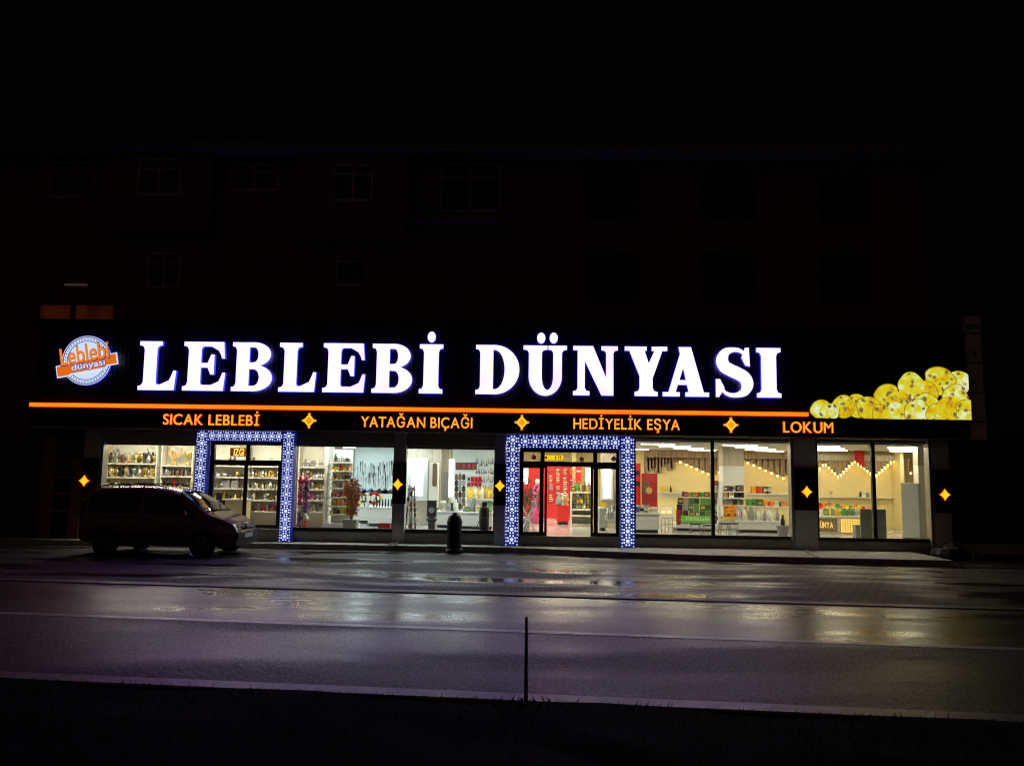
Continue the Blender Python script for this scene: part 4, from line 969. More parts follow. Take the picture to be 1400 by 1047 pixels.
# window C: left shelves
zs = [zat(430, q, YS-D_) for q in (638, 653.5, 668.5, 683.5, 699)]; a0, a1 = X(411, YS), X(449.5, YS)
shelves(a0, a1, zs, YS, D_, 'cream shelf unit at the left of the autumn plant window', top=CE-.02)
for i in range(5):
    fill(a0+.08, a1-.06, YS-.2, zs[i], (10, 9, 9, 5, 8)[i], ['figurine','vase','decorative_plate','trophy'], [['grey','silver','ivory'],['gold','silver','ivory'],['ochre','silver','gold'],['red','pink','silver'],['silver','grey','ivory']][i],
         'on shelf board %s at the left of the autumn plant window' % ('one', 'two', 'three', 'four', 'five')[i], 'ornaments left of the autumn plant', .55, .95)
# toy rack
x = X(415.5, 24.1); t = thing('toy_rack', 'pink and red rack of plush toys at the left edge of the autumn plant window', 'rack', (x, 24.1, FL))
z1 = zat(415, 652, 24.1); MB().rod((x, 24.15, FL), (x, 24.15, z1+.05), .02).box(x-.2, x+.25, 24.0, 24.3, FL, FL+.05).build('rack_pole', M['steel'], t)
for k in range(7):
    for sx_ in (-.10, .10):
        z = FL+.12+(z1-FL-.12)*k/6.5; b = MB().ball((x+sx_, 24.1+random.uniform(-.04, .04), z), .085, 8, 5); b.ball((x+sx_, 24.06, z+.10), .055, 8, 5); b.ball((x+sx_-.04, 24.06, z+.15), .02, 6, 4).ball((x+sx_+.04, 24.06, z+.15), .02, 6, 4)
        tag(b.build('plush_toy', M[random.choice(['pink', 'red', 'pink', 'purple', 'ivory'])], smooth=True), 'small plush toy hanging on the rack at the left of the autumn plant window', 'toy', 'plush toys on the rack')
# slanted gondola
yg = 25.0; a0, a1 = X(454, yg), X(481, yg)
zs = [zat(468, q, yg-.2) for q in (631.5, 643.5, 655, 667, 679, 691, 702)]
t = thing('display_gondola', 'white stepped display stand full of amber packets behind the autumn plant', 'display stand', ((a0+a1)/2, yg, FL))
MB().box(a0, a1, yg+.02, yg+.08, FL, CE-.3).build('back_panel', M['ivory'], t)
for i, z in enumerate(zs):
    dp = .30+.04*i; MB().box(a0-.01, a1+.03*i, yg-dp, yg+.02, z-.035, z).build('shelf_board', M['ivory'], t)
    fill(a0+.05, a1+.02*i-.03, yg-.15-.03*i, z, 9, ['carton','jar','figurine','bottle'], [['grey','dark','silver'],['red','ochre','grey','yellow'],['yellow','ochre','brown','dark'],['ivory','red','brown'],['orange','ochre','pink'],['ochre','orange','gold'],['yellow','grey','brown']][i],
         'on board %s of the stepped display stand' % ('one', 'two', 'three', 'four', 'five', 'six', 'seven')[i], 'packets on the stepped display stand', .6, .9)
MB().box(a0-.05, a1+.3, yg-.65, yg+.02, FL, FL+.18).build('base', M['white'], t)
# autumn plant
c = P(479.5, 720, 24.0); x = c.x; zp0, zp1 = FL, zat(479, 710, 24.0)
t = thing('potted_autumn_plant', 'tall artificial plant with orange and purple leaves in a square stone pot', 'plant', (x, 24.0, FL))
MB().add([(x-.17,23.83,FL),(x+.17,23.83,FL),(x+.17,24.17,FL),(x-.17,24.17,FL),(x-.21,23.79,zp1),(x+.21,23.79,zp1),(x+.21,24.21,zp1),(x-.21,24.21,zp1)], [(3,2,1,0),(4,5,6,7),(0,1,5,4),(1,2,6,5),(2,3,7,6),(3,0,4,7)]).build('pot', M['stone'], t)
ztop_ = zat(480, 654, 24.0); stems = MB(); lv = MB(); rnd = random.Random(3)
for k in range(20):
    lean = rnd.uniform(-.20, .24); yy = rnd.uniform(-.15, .15); hz = zp1+(ztop_-zp1)*rnd.uniform(.7, 1.0)
    stems.rod((x+lean*.15, 24+yy*.2, zp1), (x+lean, 24+yy, hz), .006, 4)
    for j in range(40):
        u = rnd.uniform(.12, 1.0); px_, pz = x+lean*(.15+.85*u)+rnd.uniform(-.07, .07), zp1+(hz-zp1)*u; py_ = 24+yy*u+rnd.uniform(-.06, .06)
        a = rnd.uniform(0, 6.28); s_ = rnd.uniform(.04, .08); mi = 0 if rnd.random() < .5 else (1 if rnd.random() < .55 else 2)
        lv.add([(px_, py_, pz), (px_+s_*math.cos(a)-.3*s_*math.sin(a), py_-.01, pz+s_*math.sin(a)+.3*s_*math.cos(a)), (px_+1.7*s_*math.cos(a), py_-.015, pz+1.7*s_*math.sin(a)), (px_+s_*math.cos(a)+.3*s_*math.sin(a), py_-.01, pz+s_*math.sin(a)-.3*s_*math.cos(a))], [(0,1,2,3)], mi)
stems.build('stems', M['brown'], t); lv.build('leaves', [M['leafo'], M['purple'], M['leafy']], t)
def counter(name, label, p0, p1, yt, Y, dep, mf='white', mt_='white', base=True, cat='counter', z0=None):
    x0, x1 = X(p0, Y), X(p1, Y); zt_ = zat((p0+p1)/2, yt, Y); z0 = FL if z0 is None else z0
    t = thing(name, label, cat, ((x0+x1)/2, Y+dep/2, z0))
    MB().box(x0, x1, Y, Y+dep, z0+.10, zt_-.04).build('front_panel', M[mf], t)
    MB().box(x0+.03, x1-.03, Y+.04, Y+dep-.03, z0, z0+.099).build('plinth', M['dark'], t)
    MB().box(x0-.03, x1+.03, Y-.03, Y+dep+.03, zt_-.039, zt_).build('counter_top', M[mt_], t)
    return x0, x1, zt_
x0, x1, zt_ = counter('display_counter', 'white display counter of standing knives right of the autumn plant', 504.5, 541, 693, 26.2, .7)
for k in range(7):
    x = x0+.15+(x1-x0-.3)*k/6; tag(MB().box(x-.02, x+.02, 26.35, 26.37, zt_, zt_+.05).add([(x-.025,26.36,zt_+.05),(x+.025,26.36,zt_+.05),(x+.022,26.36,zt_+.22),(x-.01,26.36,zt_+.28)], [(0,1,2,3)]).build('knife', M['dark']), 'dark knife standing upright on the white counter right of the autumn plant', 'knife', 'knives standing on the white counter')
x0, x1, zt_ = counter('display_table', 'white table of bright toy packs behind the autumn plant', 488, 524, 692, 27.6, .8)
for k, (px, m_, rr) in enumerate(((492, 'yellow', .17), (498, 'green', .15), (503, 'ivory', .2), (511, 'red', .22), (516, 'orange', .15))):
    q = P(px, 681, 27.55); b = MB().plate([(q.x+rr*math.cos(i*.449), q.z+rr*math.sin(i*.449)) for i in range(14)], 27.55, 27.63); b.plate([(q.x+rr*.55*math.cos(i*.449), q.z+rr*.55*math.sin(i*.449)) for i in range(14)], 27.54, 27.56, 1); b.rod((q.x, 27.62, zt_), (q.x, 27.62, q.z), .02)
    tag(b.build('toy_pack', [M[m_], M['ivory']]), 'round %s toy pack on the table behind the autumn plant' % CN[m_], 'toy pack', 'round toy packs behind the autumn plant')
for px, m_ in ((495, 'blue'), (501, 'blue'), (513, 'dark'), (524, 'dark'), (530, 'dark')):
    q = P(px, 671, 28.6); tag(MB().plate([(q.x-.17,q.z-.1),(q.x+.17,q.z-.1),(q.x+.13,q.z+.08),(q.x+.05,q.z+.02),(q.x-.06,q.z+.02),(q.x-.14,q.z+.1)], 28.55, 28.65).build('bag', M[m_]), '%s bag hanging low on the knife department wall' % CN[m_], 'bag', 'bags on the knife department wall')
# inner wall of the knife department
yk = 29.5; part(MB().box(X(484, yk), X(560, yk), yk, yk+.1, FL, 3.3), 'partition_wall', M['coolw'])
for k in range(30):
    px = 488+50*(k%15+.5)/15+random.uniform(-1, 1); py = 634+random.uniform(0, 9)+(k//15)*15; ln = random.uniform(8, 17)
    a, c = P(px, py, yk-.03), P(px+random.uniform(-1, 1), py+ln, yk-.03); wd = random.uniform(.010, .026)
    b = MB().add([(a.x-wd*.6,yk-.03,a.z),(a.x+wd*.6,yk-.03,a.z),(c.x+wd,yk-.03,c.z+.05),(c.x,yk-.03,c.z-.04)], [(0,3,2,1)]).box(a.x-wd*.8, a.x+wd*.8, yk-.05, yk-.01, a.z, a.z+.13)
    tag(b.build('hanging_knife', M[random.choice(['steel', 'grey', 'dark', 'silver'])]), 'long blade hanging on the pale wall behind the autumn plant', 'knife', 'blades hanging on the pale wall')
b = MB().box(X(520, 23.8), X(536, 23.8), 23.65, 24.0, FL, zat(528, 715, 23.7)); tag(b.build('storage_box', M['redd']), 'dark red storage box on the floor in the autumn plant window corner', 'box')
# window D
yd = 27.0
part(MB().box(X(556, yd), X(602, yd), yd, yd+.12, FL, CE), 'partition_wall', M['woodg'])
def lightbox(p0, p1, y0, y1, Y, label, fr_=.07):
    a, c = P(p0, y0, Y), P(p1, y1, Y); t = thing('light_box', label, 'light box', ((a.x+c.x)/2, Y, c.z))
    MB().box(a.x-fr_, c.x+fr_, Y, Y+.08, c.z-fr_, a.z+fr_).build('frame', M['white'], t); MB().box(a.x, c.x, Y-.01, Y-.001, c.z, a.z).build('lit_face', M['box'], t)
lightbox(563, 577.5, 632.5, 677.5, yd-.1, 'bright white light box on the oak wall left of the hall behind the knives', .16)
q0, q1 = P(587, 632, 26.6), P(598, 681, 26.6)
t = thing('wall_cabinet', 'slim pale cabinet with an oval opening on the oak wall', 'cabinet', ((q0.x+q1.x)/2, 26.7, q1.z))
MB().box(q0.x, q1.x, 26.6, 26.98, q1.z-.3, q0.z).build('cabinet_body', M['ivory'], t); cx, cz = (q0.x+q1.x)/2+.04, (q0.z+q1.z)/2+.18
MB().plate([(cx+.075*math.cos(k*.3142), cz+(.30 if math.sin(k*.3142) > 0 else -.30)+.09*math.sin(k*.3142)) for k in range(20)], 26.58, 26.599).build('oval_opening', M['brown'], t)
q = P(609.5, 680, 27.6); part(MB().box(X(602, 28), X(614, 28), 28, 28.1, FL, CE), 'partition_wall', M['woodg'])
q0, q1 = P(606, 645, 27.9), P(613, 700, 27.9); tag(MB().box(q0.x, q1.x, 27.9, 27.98, FL, q0.z).box(q0.x+.05, q0.x+.09, 27.86, 27.9, 1.4, 1.6).build('grey_door', M['grey']), 'grey inner door beside the slim oval cabinet', 'door')
lightbox(614.5, 619.5, 628, 679, 27.2, 'narrow white light column right of the grey inner door', .02)
# spinner rack of dark ware
x = X(564, 24.4); zt_ = zat(564, 666, 24.4); t = thing('spinner_rack', 'cone-shaped rack of dark metal ware at the left of the stool window', 'rack', (x, 24.4, FL))
MB().rod((x, 24.4, FL), (x, 24.4, zt_), .02).lathe([(.28, 0), (.28, .03)], (x, 24.4, FL), 14).build('rack_pole', M['steel'], t)
for k in range(8):
    z = FL+.08+(zt_-FL-.2)*k/7; rr = .24-.017*k
    MB().lathe([(rr*1.1, 0), (rr*1.1, .012)], (x, 24.4, z), 14).build('rack_tray', M['steel'], t)
    for j in range(3):
        a = 3.7+.9*j; put('vase' if (j+k) % 2 else 'bottle', random.choice(['dark', 'grey', 'silver', 'brown']), x+rr*math.cos(a)*.8, 24.4+rr*math.sin(a)*.8, z+.012, 'small metal pot on the cone-shaped rack', 'metal pots on the cone-shaped rack', .72)
x = X(591.5, 24.3); zt_ = zat(591, 709, 24.3); t = thing('folding_stool', 'small black folding stool with crossed legs inside the window left of the street bin', 'stool', (x, 24.3, FL))
MB().box(x-.15, x+.15, 24.18, 24.42, zt_-.03, zt_).build('seat', M['dark'], t)
for yy in (24.2, 24.4): MB().rod((x-.13, yy, FL), (x+.13, yy, zt_-.03), .014, 6).build('leg', M['dark'], t); MB().rod((x+.13, yy+.03, FL), (x-.13, yy+.03, zt_-.03), .014, 6).build('leg', M['dark'], t)
x = X(591.5, 25.2); t = thing('speaker', 'black speaker cabinet standing behind the folding stool', 'speaker', (x, 25.2, FL))
za_, zb_ = zat(591, 684, 25.1), zat(591, 706, 25.1); MB().box(x-.14, x+.14, 25.1, 25.3, zb_, za_).build('speaker_box', M['dark'], t); MB().lathe([(.09, 0), (.09, .012)], (0, 0, 0), 16)
MB().plate([(x+.09*math.cos(k*.393), (za_+zb_)/2-.05+.09*math.sin(k*.393)) for k in range(16)], 25.085, 25.099).build('cone', M['grey'], t); MB().box(x-.1, x+.1, 25.12, 25.28, FL, zb_-.001).build('stand', M['dark'], t)
x0, x1, zt_ = counter('display_table', 'white table of kitchen ware behind the street bin', 598, 629, 699, 26.0, .9)
fill(x0+.1, x1-.1, 26.3, zt_, 11, ['vase','bottle','jar','trophy','carton'], ['silver','grey','dark','ochre','ivory'], 'on the white table behind the street bin', 'goods on the white table behind the bin', .8, 1.6)
x0, x1, zt_ = counter('display_table', 'white table of pale goods behind the tall dark cylinder', 631, 674, 700, 25.6, .9)
fill(x0+.05, x1-.05, 25.9, zt_, 14, ['vase','jar','carton','bottle','decorative_plate'], ['silver','ivory','grey','green','pink'], 'on the white table behind the tall dark cylinder', 'goods on the table behind the cylinder', .9, 1.7)
# tall rack of dark goods
x = X(629, 26.8); t = thing('goods_rack', 'tall dark rack of hanging wallets in the stool window', 'rack', (x, 26.8, FL))
MB().rod((x, 26.8, FL), (x, 26.8, zat(629, 646, 26.8)), .03).build('rack_pole', M['steel'], t)
for k in range(6):
    for j in range(3):
        q = P(624+j*5, 649+k*8, 26.7); tag(MB().box(q.x-.055, q.x+.055, 26.7, 26.74, q.z-.16, q.z).box(q.x-.03, q.x+.03, 26.71, 26.72, q.z, q.z+.03).build('wallet', M[random.choice(['dark', 'brown', 'grey', 'dark'])]), 'small dark wallet hanging on the tall rack', 'wallet', 'wallets on the tall dark rack')
yw = 30.0; part(MB().box(X(618, yw), X(694, yw), yw, yw+.1, FL, CE), 'partition_wall', M['coolw'])
for k in range(4):
    q = P(627+k*7, 637, yw-.05); b = MB().box(q.x-.1, q.x+.1, yw-.05, yw-.01, q.z-.13, q.z+.13).box(q.x-.065, q.x+.065, yw-.06, yw-.051, q.z-.09, q.z+.09, 1); tag(b.build('framed_picture', [M['dark'], M['redd']]), 'small dark framed red picture high on the pale wall of the stool window', 'picture', 'framed pictures on the pale wall')
for k in range(8):
    q = P(641+(k%4)*5, 655+(k//4)*7.5, yw-.05); tag(MB().box(q.x-.07, q.x+.07, yw-.05, yw-.01, q.z-.1, q.z+.1).box(q.x-.04, q.x+.04, yw-.055, yw-.0505, q.z-.05, q.z+.06, 1).build('gift_pack', [M[random.choice(['pink', 'silver', 'red'])], M['dark']]), 'pink and dark gift pack hung on the pale wall of the stool window', 'gift pack', 'gift packs on the pale wall')
for k in range(44):
    q = P(651+(k%11)*2.4+random.uniform(-.5, .5), 634+(k//11)*11+random.uniform(-2, 2), yw-.04); h = random.uniform(.08, .2)
    tag(MB().add([(q.x-.018,yw-.04,q.z),(q.x+.018,yw-.04,q.z),(q.x+.006,yw-.04,q.z+h),(q.x-.006,yw-.04,q.z+h)], [(0,1,2,3)]).box(q.x-.03, q.x+.03, yw-.05, yw-.02, q.z-.05, q.z).build('key_ring', M[random.choice(['dark', 'grey', 'blue', 'steel'])]), 'small dark trinket hanging in rows on the pale wall', 'trinket', 'trinkets hanging on the pale wall')
fill(X(640, 28.5), X(676, 28.5), 28.5, zat(655, 681, 28.5), 12, ['vase','bottle'], ['yellow','ochre','ivory','gold'], 'on the shelf below the gift packs', 'yellow goods below the gift packs', 1.2, 1.7)
tag(MB().box(X(638, 28.5), X(678, 28.5), 28.35, 28.7, zat(655, 681, 28.5)-.04, zat(655, 681, 28.5)).box(X(638, 28.5), X(678, 28.5), 28.7, 28.74, FL, zat(655, 681, 28.5)-.041).build('wall_shelf', M['white']), 'white shelf below the gift packs in the stool window', 'shelf')
b = MB(); x = X(675.5, 23.6)
for k in range(12):
    q = P(675.5, 672+k*4, 23.6); b.ball((q.x+.04*(k%2), 23.6, q.z), .045, 7, 4)
b.rod((x, 23.6, FL), (x, 23.6, zat(675, 668, 23.6)), .012); tag(b.build('garland', M['dark']), 'dark beaded garland hanging at the right edge of the stool window', 'garland')

# hall behind the middle doorway
a, c = P(744, 637, 32.8), P(786, 697, 32.8)
rs = thing('red_display_wall', 'bright red wall of small packets at the back of the doorway hall', 'display wall', ((a.x+c.x)/2, 33, FL))
zt_ = a.z; MB().box(a.x-.9, c.x+.1, 32.9, 33.1, FL, zt_).build('back_panel', M['red'], rs)
MB().box(a.x-.2, c.x+.1, 32.6, 32.899, FL, zat(755, 689, 32.6)).build('base_cabinet', M['red'], rs)
MB().box(a.x-.95, c.x+.13, 32.85, 33.12, zt_+.001, zt_+.12).build('cornice', M['cream'], rs)
for px in (750.5, 760.5, 770, 779): MB().box(X(px, 32.85)-.01, X(px, 32.85)+.01, 32.87, 32.899, zat(760, 689, 32.85), zt_).build('divider', M['redd'], rs)
for k in range(17):
    for j in range(4):
        if random.random() < .12: continue
        q = P(751+j*9.6, 641.5+k*2.9, 32.8); wd = random.uniform(.10, .16)
        tag(MB().box(q.x+.0, q.x+wd, 32.80, 32.895, q.z-.03, q.z+.012).box(q.x+.02, q.x+wd-.02, 32.795, 32.8, q.z-.02, q.z+.005).build('packet', M[random.choice(['ivory', 'ivory', 'pink', 'orange', 'silver', 'cream'])]), 'small pale packet on the red wall at the back of the doorway hall', 'packet', 'packets on the red wall')
b = MB().box(X(787, 32.7), X(795, 32.7), 32.7, 32.8, zat(790, 661, 32.7), zat(790, 638, 32.7)); b.box(X(788.2, 32.7), X(794, 32.7), 32.69, 32.7, zat(790, 645, 32.7), zat(790, 643, 32.7), 1); tag(b.build('hanging_banner', [M['red'], M['ivory']]), 'narrow red banner hanging right of the red display wall', 'banner')
part(MB().box(X(782.5, 32.9), X(787, 32.9), 32.85, 33.2, FL, CE), 'column', M['cream'])
q = G(770, 704, FL); x0, x1, zt_ = counter('promotion_stand', 'low red promotion stand with plush goods in front of the red wall', 762, 778, 691, 28.6, .5, 'red', 'red')
fill(x0, x1-.05, 28.8, zt_, 7, ['vase', 'figurine', 'trophy'], ['brown', 'grey', 'ivory', 'ochre'], 'on the low red promotion stand', 'goods on the red promotion stand', 1.0, 1.7)
# display case
yc_ = 27.6; x0, x1 = X(781, yc_), X(809, yc_); zc0, zc1 = zat(795, 708, yc_), zat(795, 672, yc_)
t = thing('display_case', 'white glass display case of cups standing in the doorway hall', 'display case', ((x0+x1)/2, yc_+.3, FL))
MB().box(x0, x1, yc_+.55, yc_+.6, FL, zc1).box(x0, x0+.03, yc_, yc_+.55, FL, zc1).box(x1-.03, x1, yc_, yc_+.55, FL, zc1).build('carcass', M['ivory'], t)
for q in (672, 695.5, 704): MB().box(x0+.031, x1-.031, yc_-.02, yc_+.549, zat(795, q, yc_)-.05, zat(795, q, yc_)).build('shelf_board', M['ivory'], t)
for q in (680, 687.5): MB().box(x0+.031, x1-.031, yc_+.05, yc_+.549, zat(795, q, yc_)-.015, zat(795, q, yc_)).build('shelf_board', M['silver'], t)
MB().box(x0+.032, x1-.032, yc_, yc_+.548, FL, FL+.10).build('base', M['woodg'], t)
for q in (680, 687.5, 695.5): fill(x0+.08, x1-.08, yc_+.2, zat(795, q, yc_), 6, ['jar', 'vase', 'decorative_plate'], ['ivory', 'silver', 'yellow', 'grey'], 'inside the white display case of the doorway hall', 'cups in the white display case', .7, 1.0)
fill(x0+.05, x1-.05, yc_+.25, zat(795, 672, yc_), 9, ['bottle', 'carton', 'jar'], ['ochre', 'brown', 'green', 'grey'], 'on top of the white display case', 'jars on top of the white display case', 1.1, 1.5)
lightbox(824.5, 835, 639.5, 680.5, 27.0, 'tall white light box seen through the right pane of the middle doorway', .07)
lightbox(714.5, 721.5, 640.5, 661, 27.0, 'short white light box seen through the left pane of the middle doorway', .02)
lightbox(802, 809, 641, 668, 29.5, 'pale light box behind the white display case', .05)
part(MB().box(X(821, 27.2), X(850, 27.2), 27.12, 27.3, FL, CE), 'partition_wall', M['woodg'])
x0, x1, zt_ = counter('till_counter', 'grey service counter behind the right pane of the middle doorway', 820, 829, 694, 25.8, .6, 'film', 'white')
b = MB().box(X(821, 25.8), X(829, 25.8), 25.8, 25.82, zat(825, 693, 25.8), zat(825, 686, 25.8)).box(X(824, 25.8), X(826, 25.8), 25.82, 25.85, zt_, zat(825, 690, 25.8)); tag(b.build('notice', M['yellow']), 'yellow green notice on the grey service counter', 'notice')
x = X(838, 24.8); t = thing('shopping_trolley', 'wire trolley of goods inside the right pane of the middle doorway', 'trolley', (x, 24.8, FL)); b = MB(); zt_ = zat(838, 692, 24.8)
for k in range(7): b.rod((x-.2+.065*k, 24.6, FL+.35), (x-.26+.085*k, 24.6, zt_), .008, 5)
for z in (FL+.35, FL+.6, zt_): b.rod((x-.26, 24.6, z), (x+.26, 24.6, z), .01, 5)
b.rod((x-.2, 24.6, FL), (x-.2, 24.6, FL+.35), .012).rod((x+.2, 24.6, FL), (x+.2, 24.6, FL+.35), .012); b.build('wire_basket', M['steel'], t)
fill(x-.18, x+.2, 24.8, FL+.37, 5, ['vase', 'bottle', 'jar'], ['silver', 'ivory', 'green'], 'in the wire trolley at the middle doorway', 'goods in the wire trolley', 1.2, 2.2)
# greenery and chair behind left pane
x = X(718, 25.3); t = thing('potted_bush', 'dark leafy bush behind the left pane of the middle doorway', 'plant', (x, 25.3, FL)); lv = MB()
for k in range(260):
    px_, pz, py_ = x+rnd.gauss(0, .2), zat(718, 679, 25.3)+rnd.gauss(0, .24), 25.3+rnd.gauss(0, .15); a = rnd.uniform(0, 6.28); s_ = rnd.uniform(.04, .09)
    lv.add([(px_, py_, pz), (px_+s_*math.cos(a)-.3*s_*math.sin(a), py_-.02, pz+s_*math.sin(a)+.3*s_*math.cos(a)), (px_+1.8*s_*math.cos(a), py_-.02, pz+1.8*s_*math.sin(a)), (px_+s_*math.cos(a)+.3*s_*math.sin(a), py_, pz+s_*math.sin(a)-.3*s_*math.cos(a))], [(0,1,2,3)])
lv.build('leaves', M['leaf'], t); MB().lathe([(.14, 0), (.19, .35)], (x, 25.3, FL), 14).build('pot', M['grey'], t); MB().rod((x, 25.3, FL+.3), (x, 25.3, FL+1.1), .02).build('stem', M['brown'], t)
x = X(723, 24.6); t = thing('folding_chair', 'pale folding chair frame behind the left pane of the middle doorway', 'chair', (x, 24.6, FL)); za_ = zat(723, 684, 24.6)
for yy in (24.45, 24.8): MB().rod((x+.22, yy, za_), (x-.22, yy, FL), .022, 6).build('leg', M['white'], t); MB().rod((x-.2, yy, FL+.8), (x+.22, yy, FL), .022, 6).build('leg', M['white'], t)
MB().box(x-.22, x+.1, 24.47, 24.78, FL+.42, FL+.46).build('seat', M['white'], t); MB().box(x+.10, x+.24, 24.47, 24.78, za_-.22, za_-.02).build('backrest', M['white'], t)
x = X(735, 29); t = thing('dress_form', 'pink draped stand behind the left pane of the middle doorway', 'stand', (x, 29, FL)); MB().lathe([(.24, 0), (.2, .5), (.13, .9), (.2, 1.2), (.08, 1.4)], (x, 29, FL), 12).build('draped_cloth', M['pink'], t, smooth=True); MB().ball((x, 29, FL+1.48), .1).build('head', M['ivory'], t)
# yellow light sign above middle door + red stickers
a, c = P(744, 622, 23.34), P(770, 628.6, 23.34); t = thing('door_sign', 'yellow light sign hanging above the middle doorway', 'sign', ((a.x+c.x)/2, 23.34, c.z)); MB().box(a.x, c.x, 23.34, 23.40, c.z, a.z).build('sign_face', M['ysign'], t)
b = MB(); q = P(746.5, 625.3, 23.33); b.plate([(q.x+.04*math.cos(k*1.047), q.z+.04*math.sin(k*1.047)) for k in range(6)], 23.332, 23.338)
for px in (759.5, 764, 766.5): q = P(px, 625.3, 23.33); b.box(q.x-.014, q.x+.014, 23.332, 23.338, q.z-.045, q.z+.045)
b.build('print', M['red'], t)
for px, py, wh in ((730, 625, 'left'), (795.5, 627.5, 'middle'), (839.5, 627, 'right')):
    q = P(px, py, 23.33); b = MB().ball((q.x, 23.42, q.z), .075, 10, 6, (1, .5, 1)).rod((q.x, 23.42, q.z+.06), (q.x, 23.42, q.z+.22), .006, 4); tag(b.build('hanging_bauble', M['pink'], smooth=True), 'pink bauble hanging in the %s transom above the middle doorway' % wh, 'bauble', 'pink baubles above the middle doorway')

# right hall: slatted valance with pendant lamps on the back wall
yb = 31.0
part(MB().box(X(868, yb+.4), XI1, yb+.40, yb+.55, FL, CE), 'partition_wall', M['cream'])
hb = thing('slat_valance', 'x', 'hanging slat lamp', (0, yb, 3.3))
MB().box(-.075, .075, yb-.04, yb+.04, 2.3, 3.3).build('slat', M['wood'], hb)
used_v = False
def zig(px, pts):
    for (a, za), (b_, zb_) in zip(pts, pts[1:]):
        if a <= px <= b_: return za+(zb_-za)*(px-a)/(b_-a)
    return pts[-1][1]
ZF = [(880, 652), (893, 641), (900, 652), (910, 633), (918, 650), (922, 634), (930, 631), (976, 651), (988, 641), (1010, 628), (1020, 631), (1070, 653), (1086, 645), (1117, 643), (1126, 632), (1145, 651), (1168, 629), (1190, 647), (1194, 651), (1222, 627), (1232, 634)]
def slat_lamp(px, Y, wd, lamp, where, grp, ztop=CE-.28):
    ze = zat(px, zig(px, ZF)-1.5, Y); x = X(px, Y, 640)
    t = thing('slat_lamp' if lamp else 'plain_slat', 'oak slat hanging %s%s' % ('with a small warm lamp at its tip ' if lamp else 'without a lamp ', where), 'slat', (x, Y, ztop), grp)  # those without a lamp are plain oak slats hanging from the valance
    MB().box(x-wd, x+wd, Y-.03, Y+.03, ze, ztop).build('slat', M['wood'], t)
    if lamp:
        MB().lathe([(.03, 0), (.035, .05), (.02, .055)], (x, Y-.06, ze-.03), 8).build('lamp_holder', M['dark'], t)
        MB().ball((x, Y-.06, ze-.06), 1, 8, 5, (.036, .036, .045) if wd > .06 else (.02, .02, .075)).build('bulb', M['bulb'], t)  # narrow slats get tall bulbs, shaped to draw their light streaks
lampF = [930, 938, 944.5, 952, 960, 967.5, 983, 1022, 1030, 1038, 1046, 1054, 1062, 1070, 1078]
for px in lampF: slat_lamp(px, 31.18, .075, True, 'behind the two-pane window', 'lamp slats behind the two-pane window')
for px in [884, 888.5, 893, 897.5, 902, 906.5, 911, 915.5, 920, 925, 934, 941.5, 948, 956, 964, 972, 976.5, 1018, 1026, 1034, 1042, 1050, 1058, 1066, 1074, 1082]:
    slat_lamp(px, 31.33, .095, False, 'behind the two-pane window', 'plain slats behind the two-pane window')
for px in [1120+4.05*k for k in range(26)]:
    slat_lamp(px, 28.9, .05, True, 'behind the rightmost window', 'lamp slats behind the rightmost window', CE-.35)
bpy.data.objects.remove(hb.children[0]); bpy.data.objects.remove(hb)
part(MB().box(X(884, 30.85), X(1086, 30.85), 30.82, 31.395, CE-.28, CE-.001), 'valance', M['wood'])
part(MB().box(X(1117, 28.8), X(1228, 28.8), 28.8, 29.1, CE-.35, CE-.15), 'valance', M['woodg'])
part(MB().box(X(1116, 29.4), X(1228, 29.1), 29.12, 29.3, FL, CE), 'partition_wall', M['cream'])
for k, px in enumerate((893, 911, 925)):   # small wall spots giving the pointed pools of light
    q = P(px, 660, 31.4); 
# pillar clad in oak over white, with shelves
x0, x1 = X(988.5, 27.4), X(1018, 27.4); zj = zat(1003, 637, 27.4); zk = zat(1003, 658, 27.4)
part(MB().box(x0, x1, 27.4, 28.0, zj, CE), 'pillar_cladding', M['woodg']); part(MB().box(x0+.01, x1-.01, 27.41, 27.99, FL, zj-.002), 'pillar', M['white'])
t = thing('gondola', 'white shelving wrapped round the oak-topped pillar', 'display stand', ((x0+x1)/2, 27.2, FL))
a0, a1 = X(984.5, 26.8), X(1019, 26.8)
MB().add([(a0-.14,26.5,FL),(a0-.08,26.5,FL),(a0-.08,27.38,FL),(a0-.14,27.38,FL),(a0+.02,26.9,zk),(a0+.08,26.9,zk),(a0+.08,27.38,zk),(a0+.02,27.38,zk)], [(3,2,1,0),(4,5,6,7),(0,1,5,4),(1,2,6,5),(2,3,7,6),(3,0,4,7)]).build('side_panel', M['white'], t)
zs = [zat(1003, q, 26.9) for q in (671.5, 680, 690)]
for i, z in enumerate(zs):
    MB().box(a0+.12, a1, 26.85, 27.39, z-.03, z).build('shelf_board', M['white'], t)
    fill(a0+.16, a1-.04, 26.98, z, 7, ['carton'], [['dark', 'brown', 'silver', 'ochre'], ['redd' if False else 'brown', 'ivory', 'ochre', 'dark'], ['dark', 'brown', 'red', 'grey']][i], 'on shelf %s of the white pillar stand' % ('one', 'two', 'three')[i], 'packets on the pillar stand', 1.0, 1.35)
zz = zat(1003, 708, 26.4); MB().box(a0+.03, a1, 26.4, 27.39, zz-.05, zz).build('shelf_board', M['yellow'], t); MB().box(a0-.05, a1, 26.45, 27.38, FL, zz-.051).build('base', M['white'], t)
for row in range(3): fill(a0+.1, a0+.55, 26.5+.12*row, zz+.12*row*.9, 4, ['carton'], ['orange', 'yellow', 'orange'], 'heaped at the foot of the pillar stand', 'orange packets at the pillar stand', 1.0, 1.3)
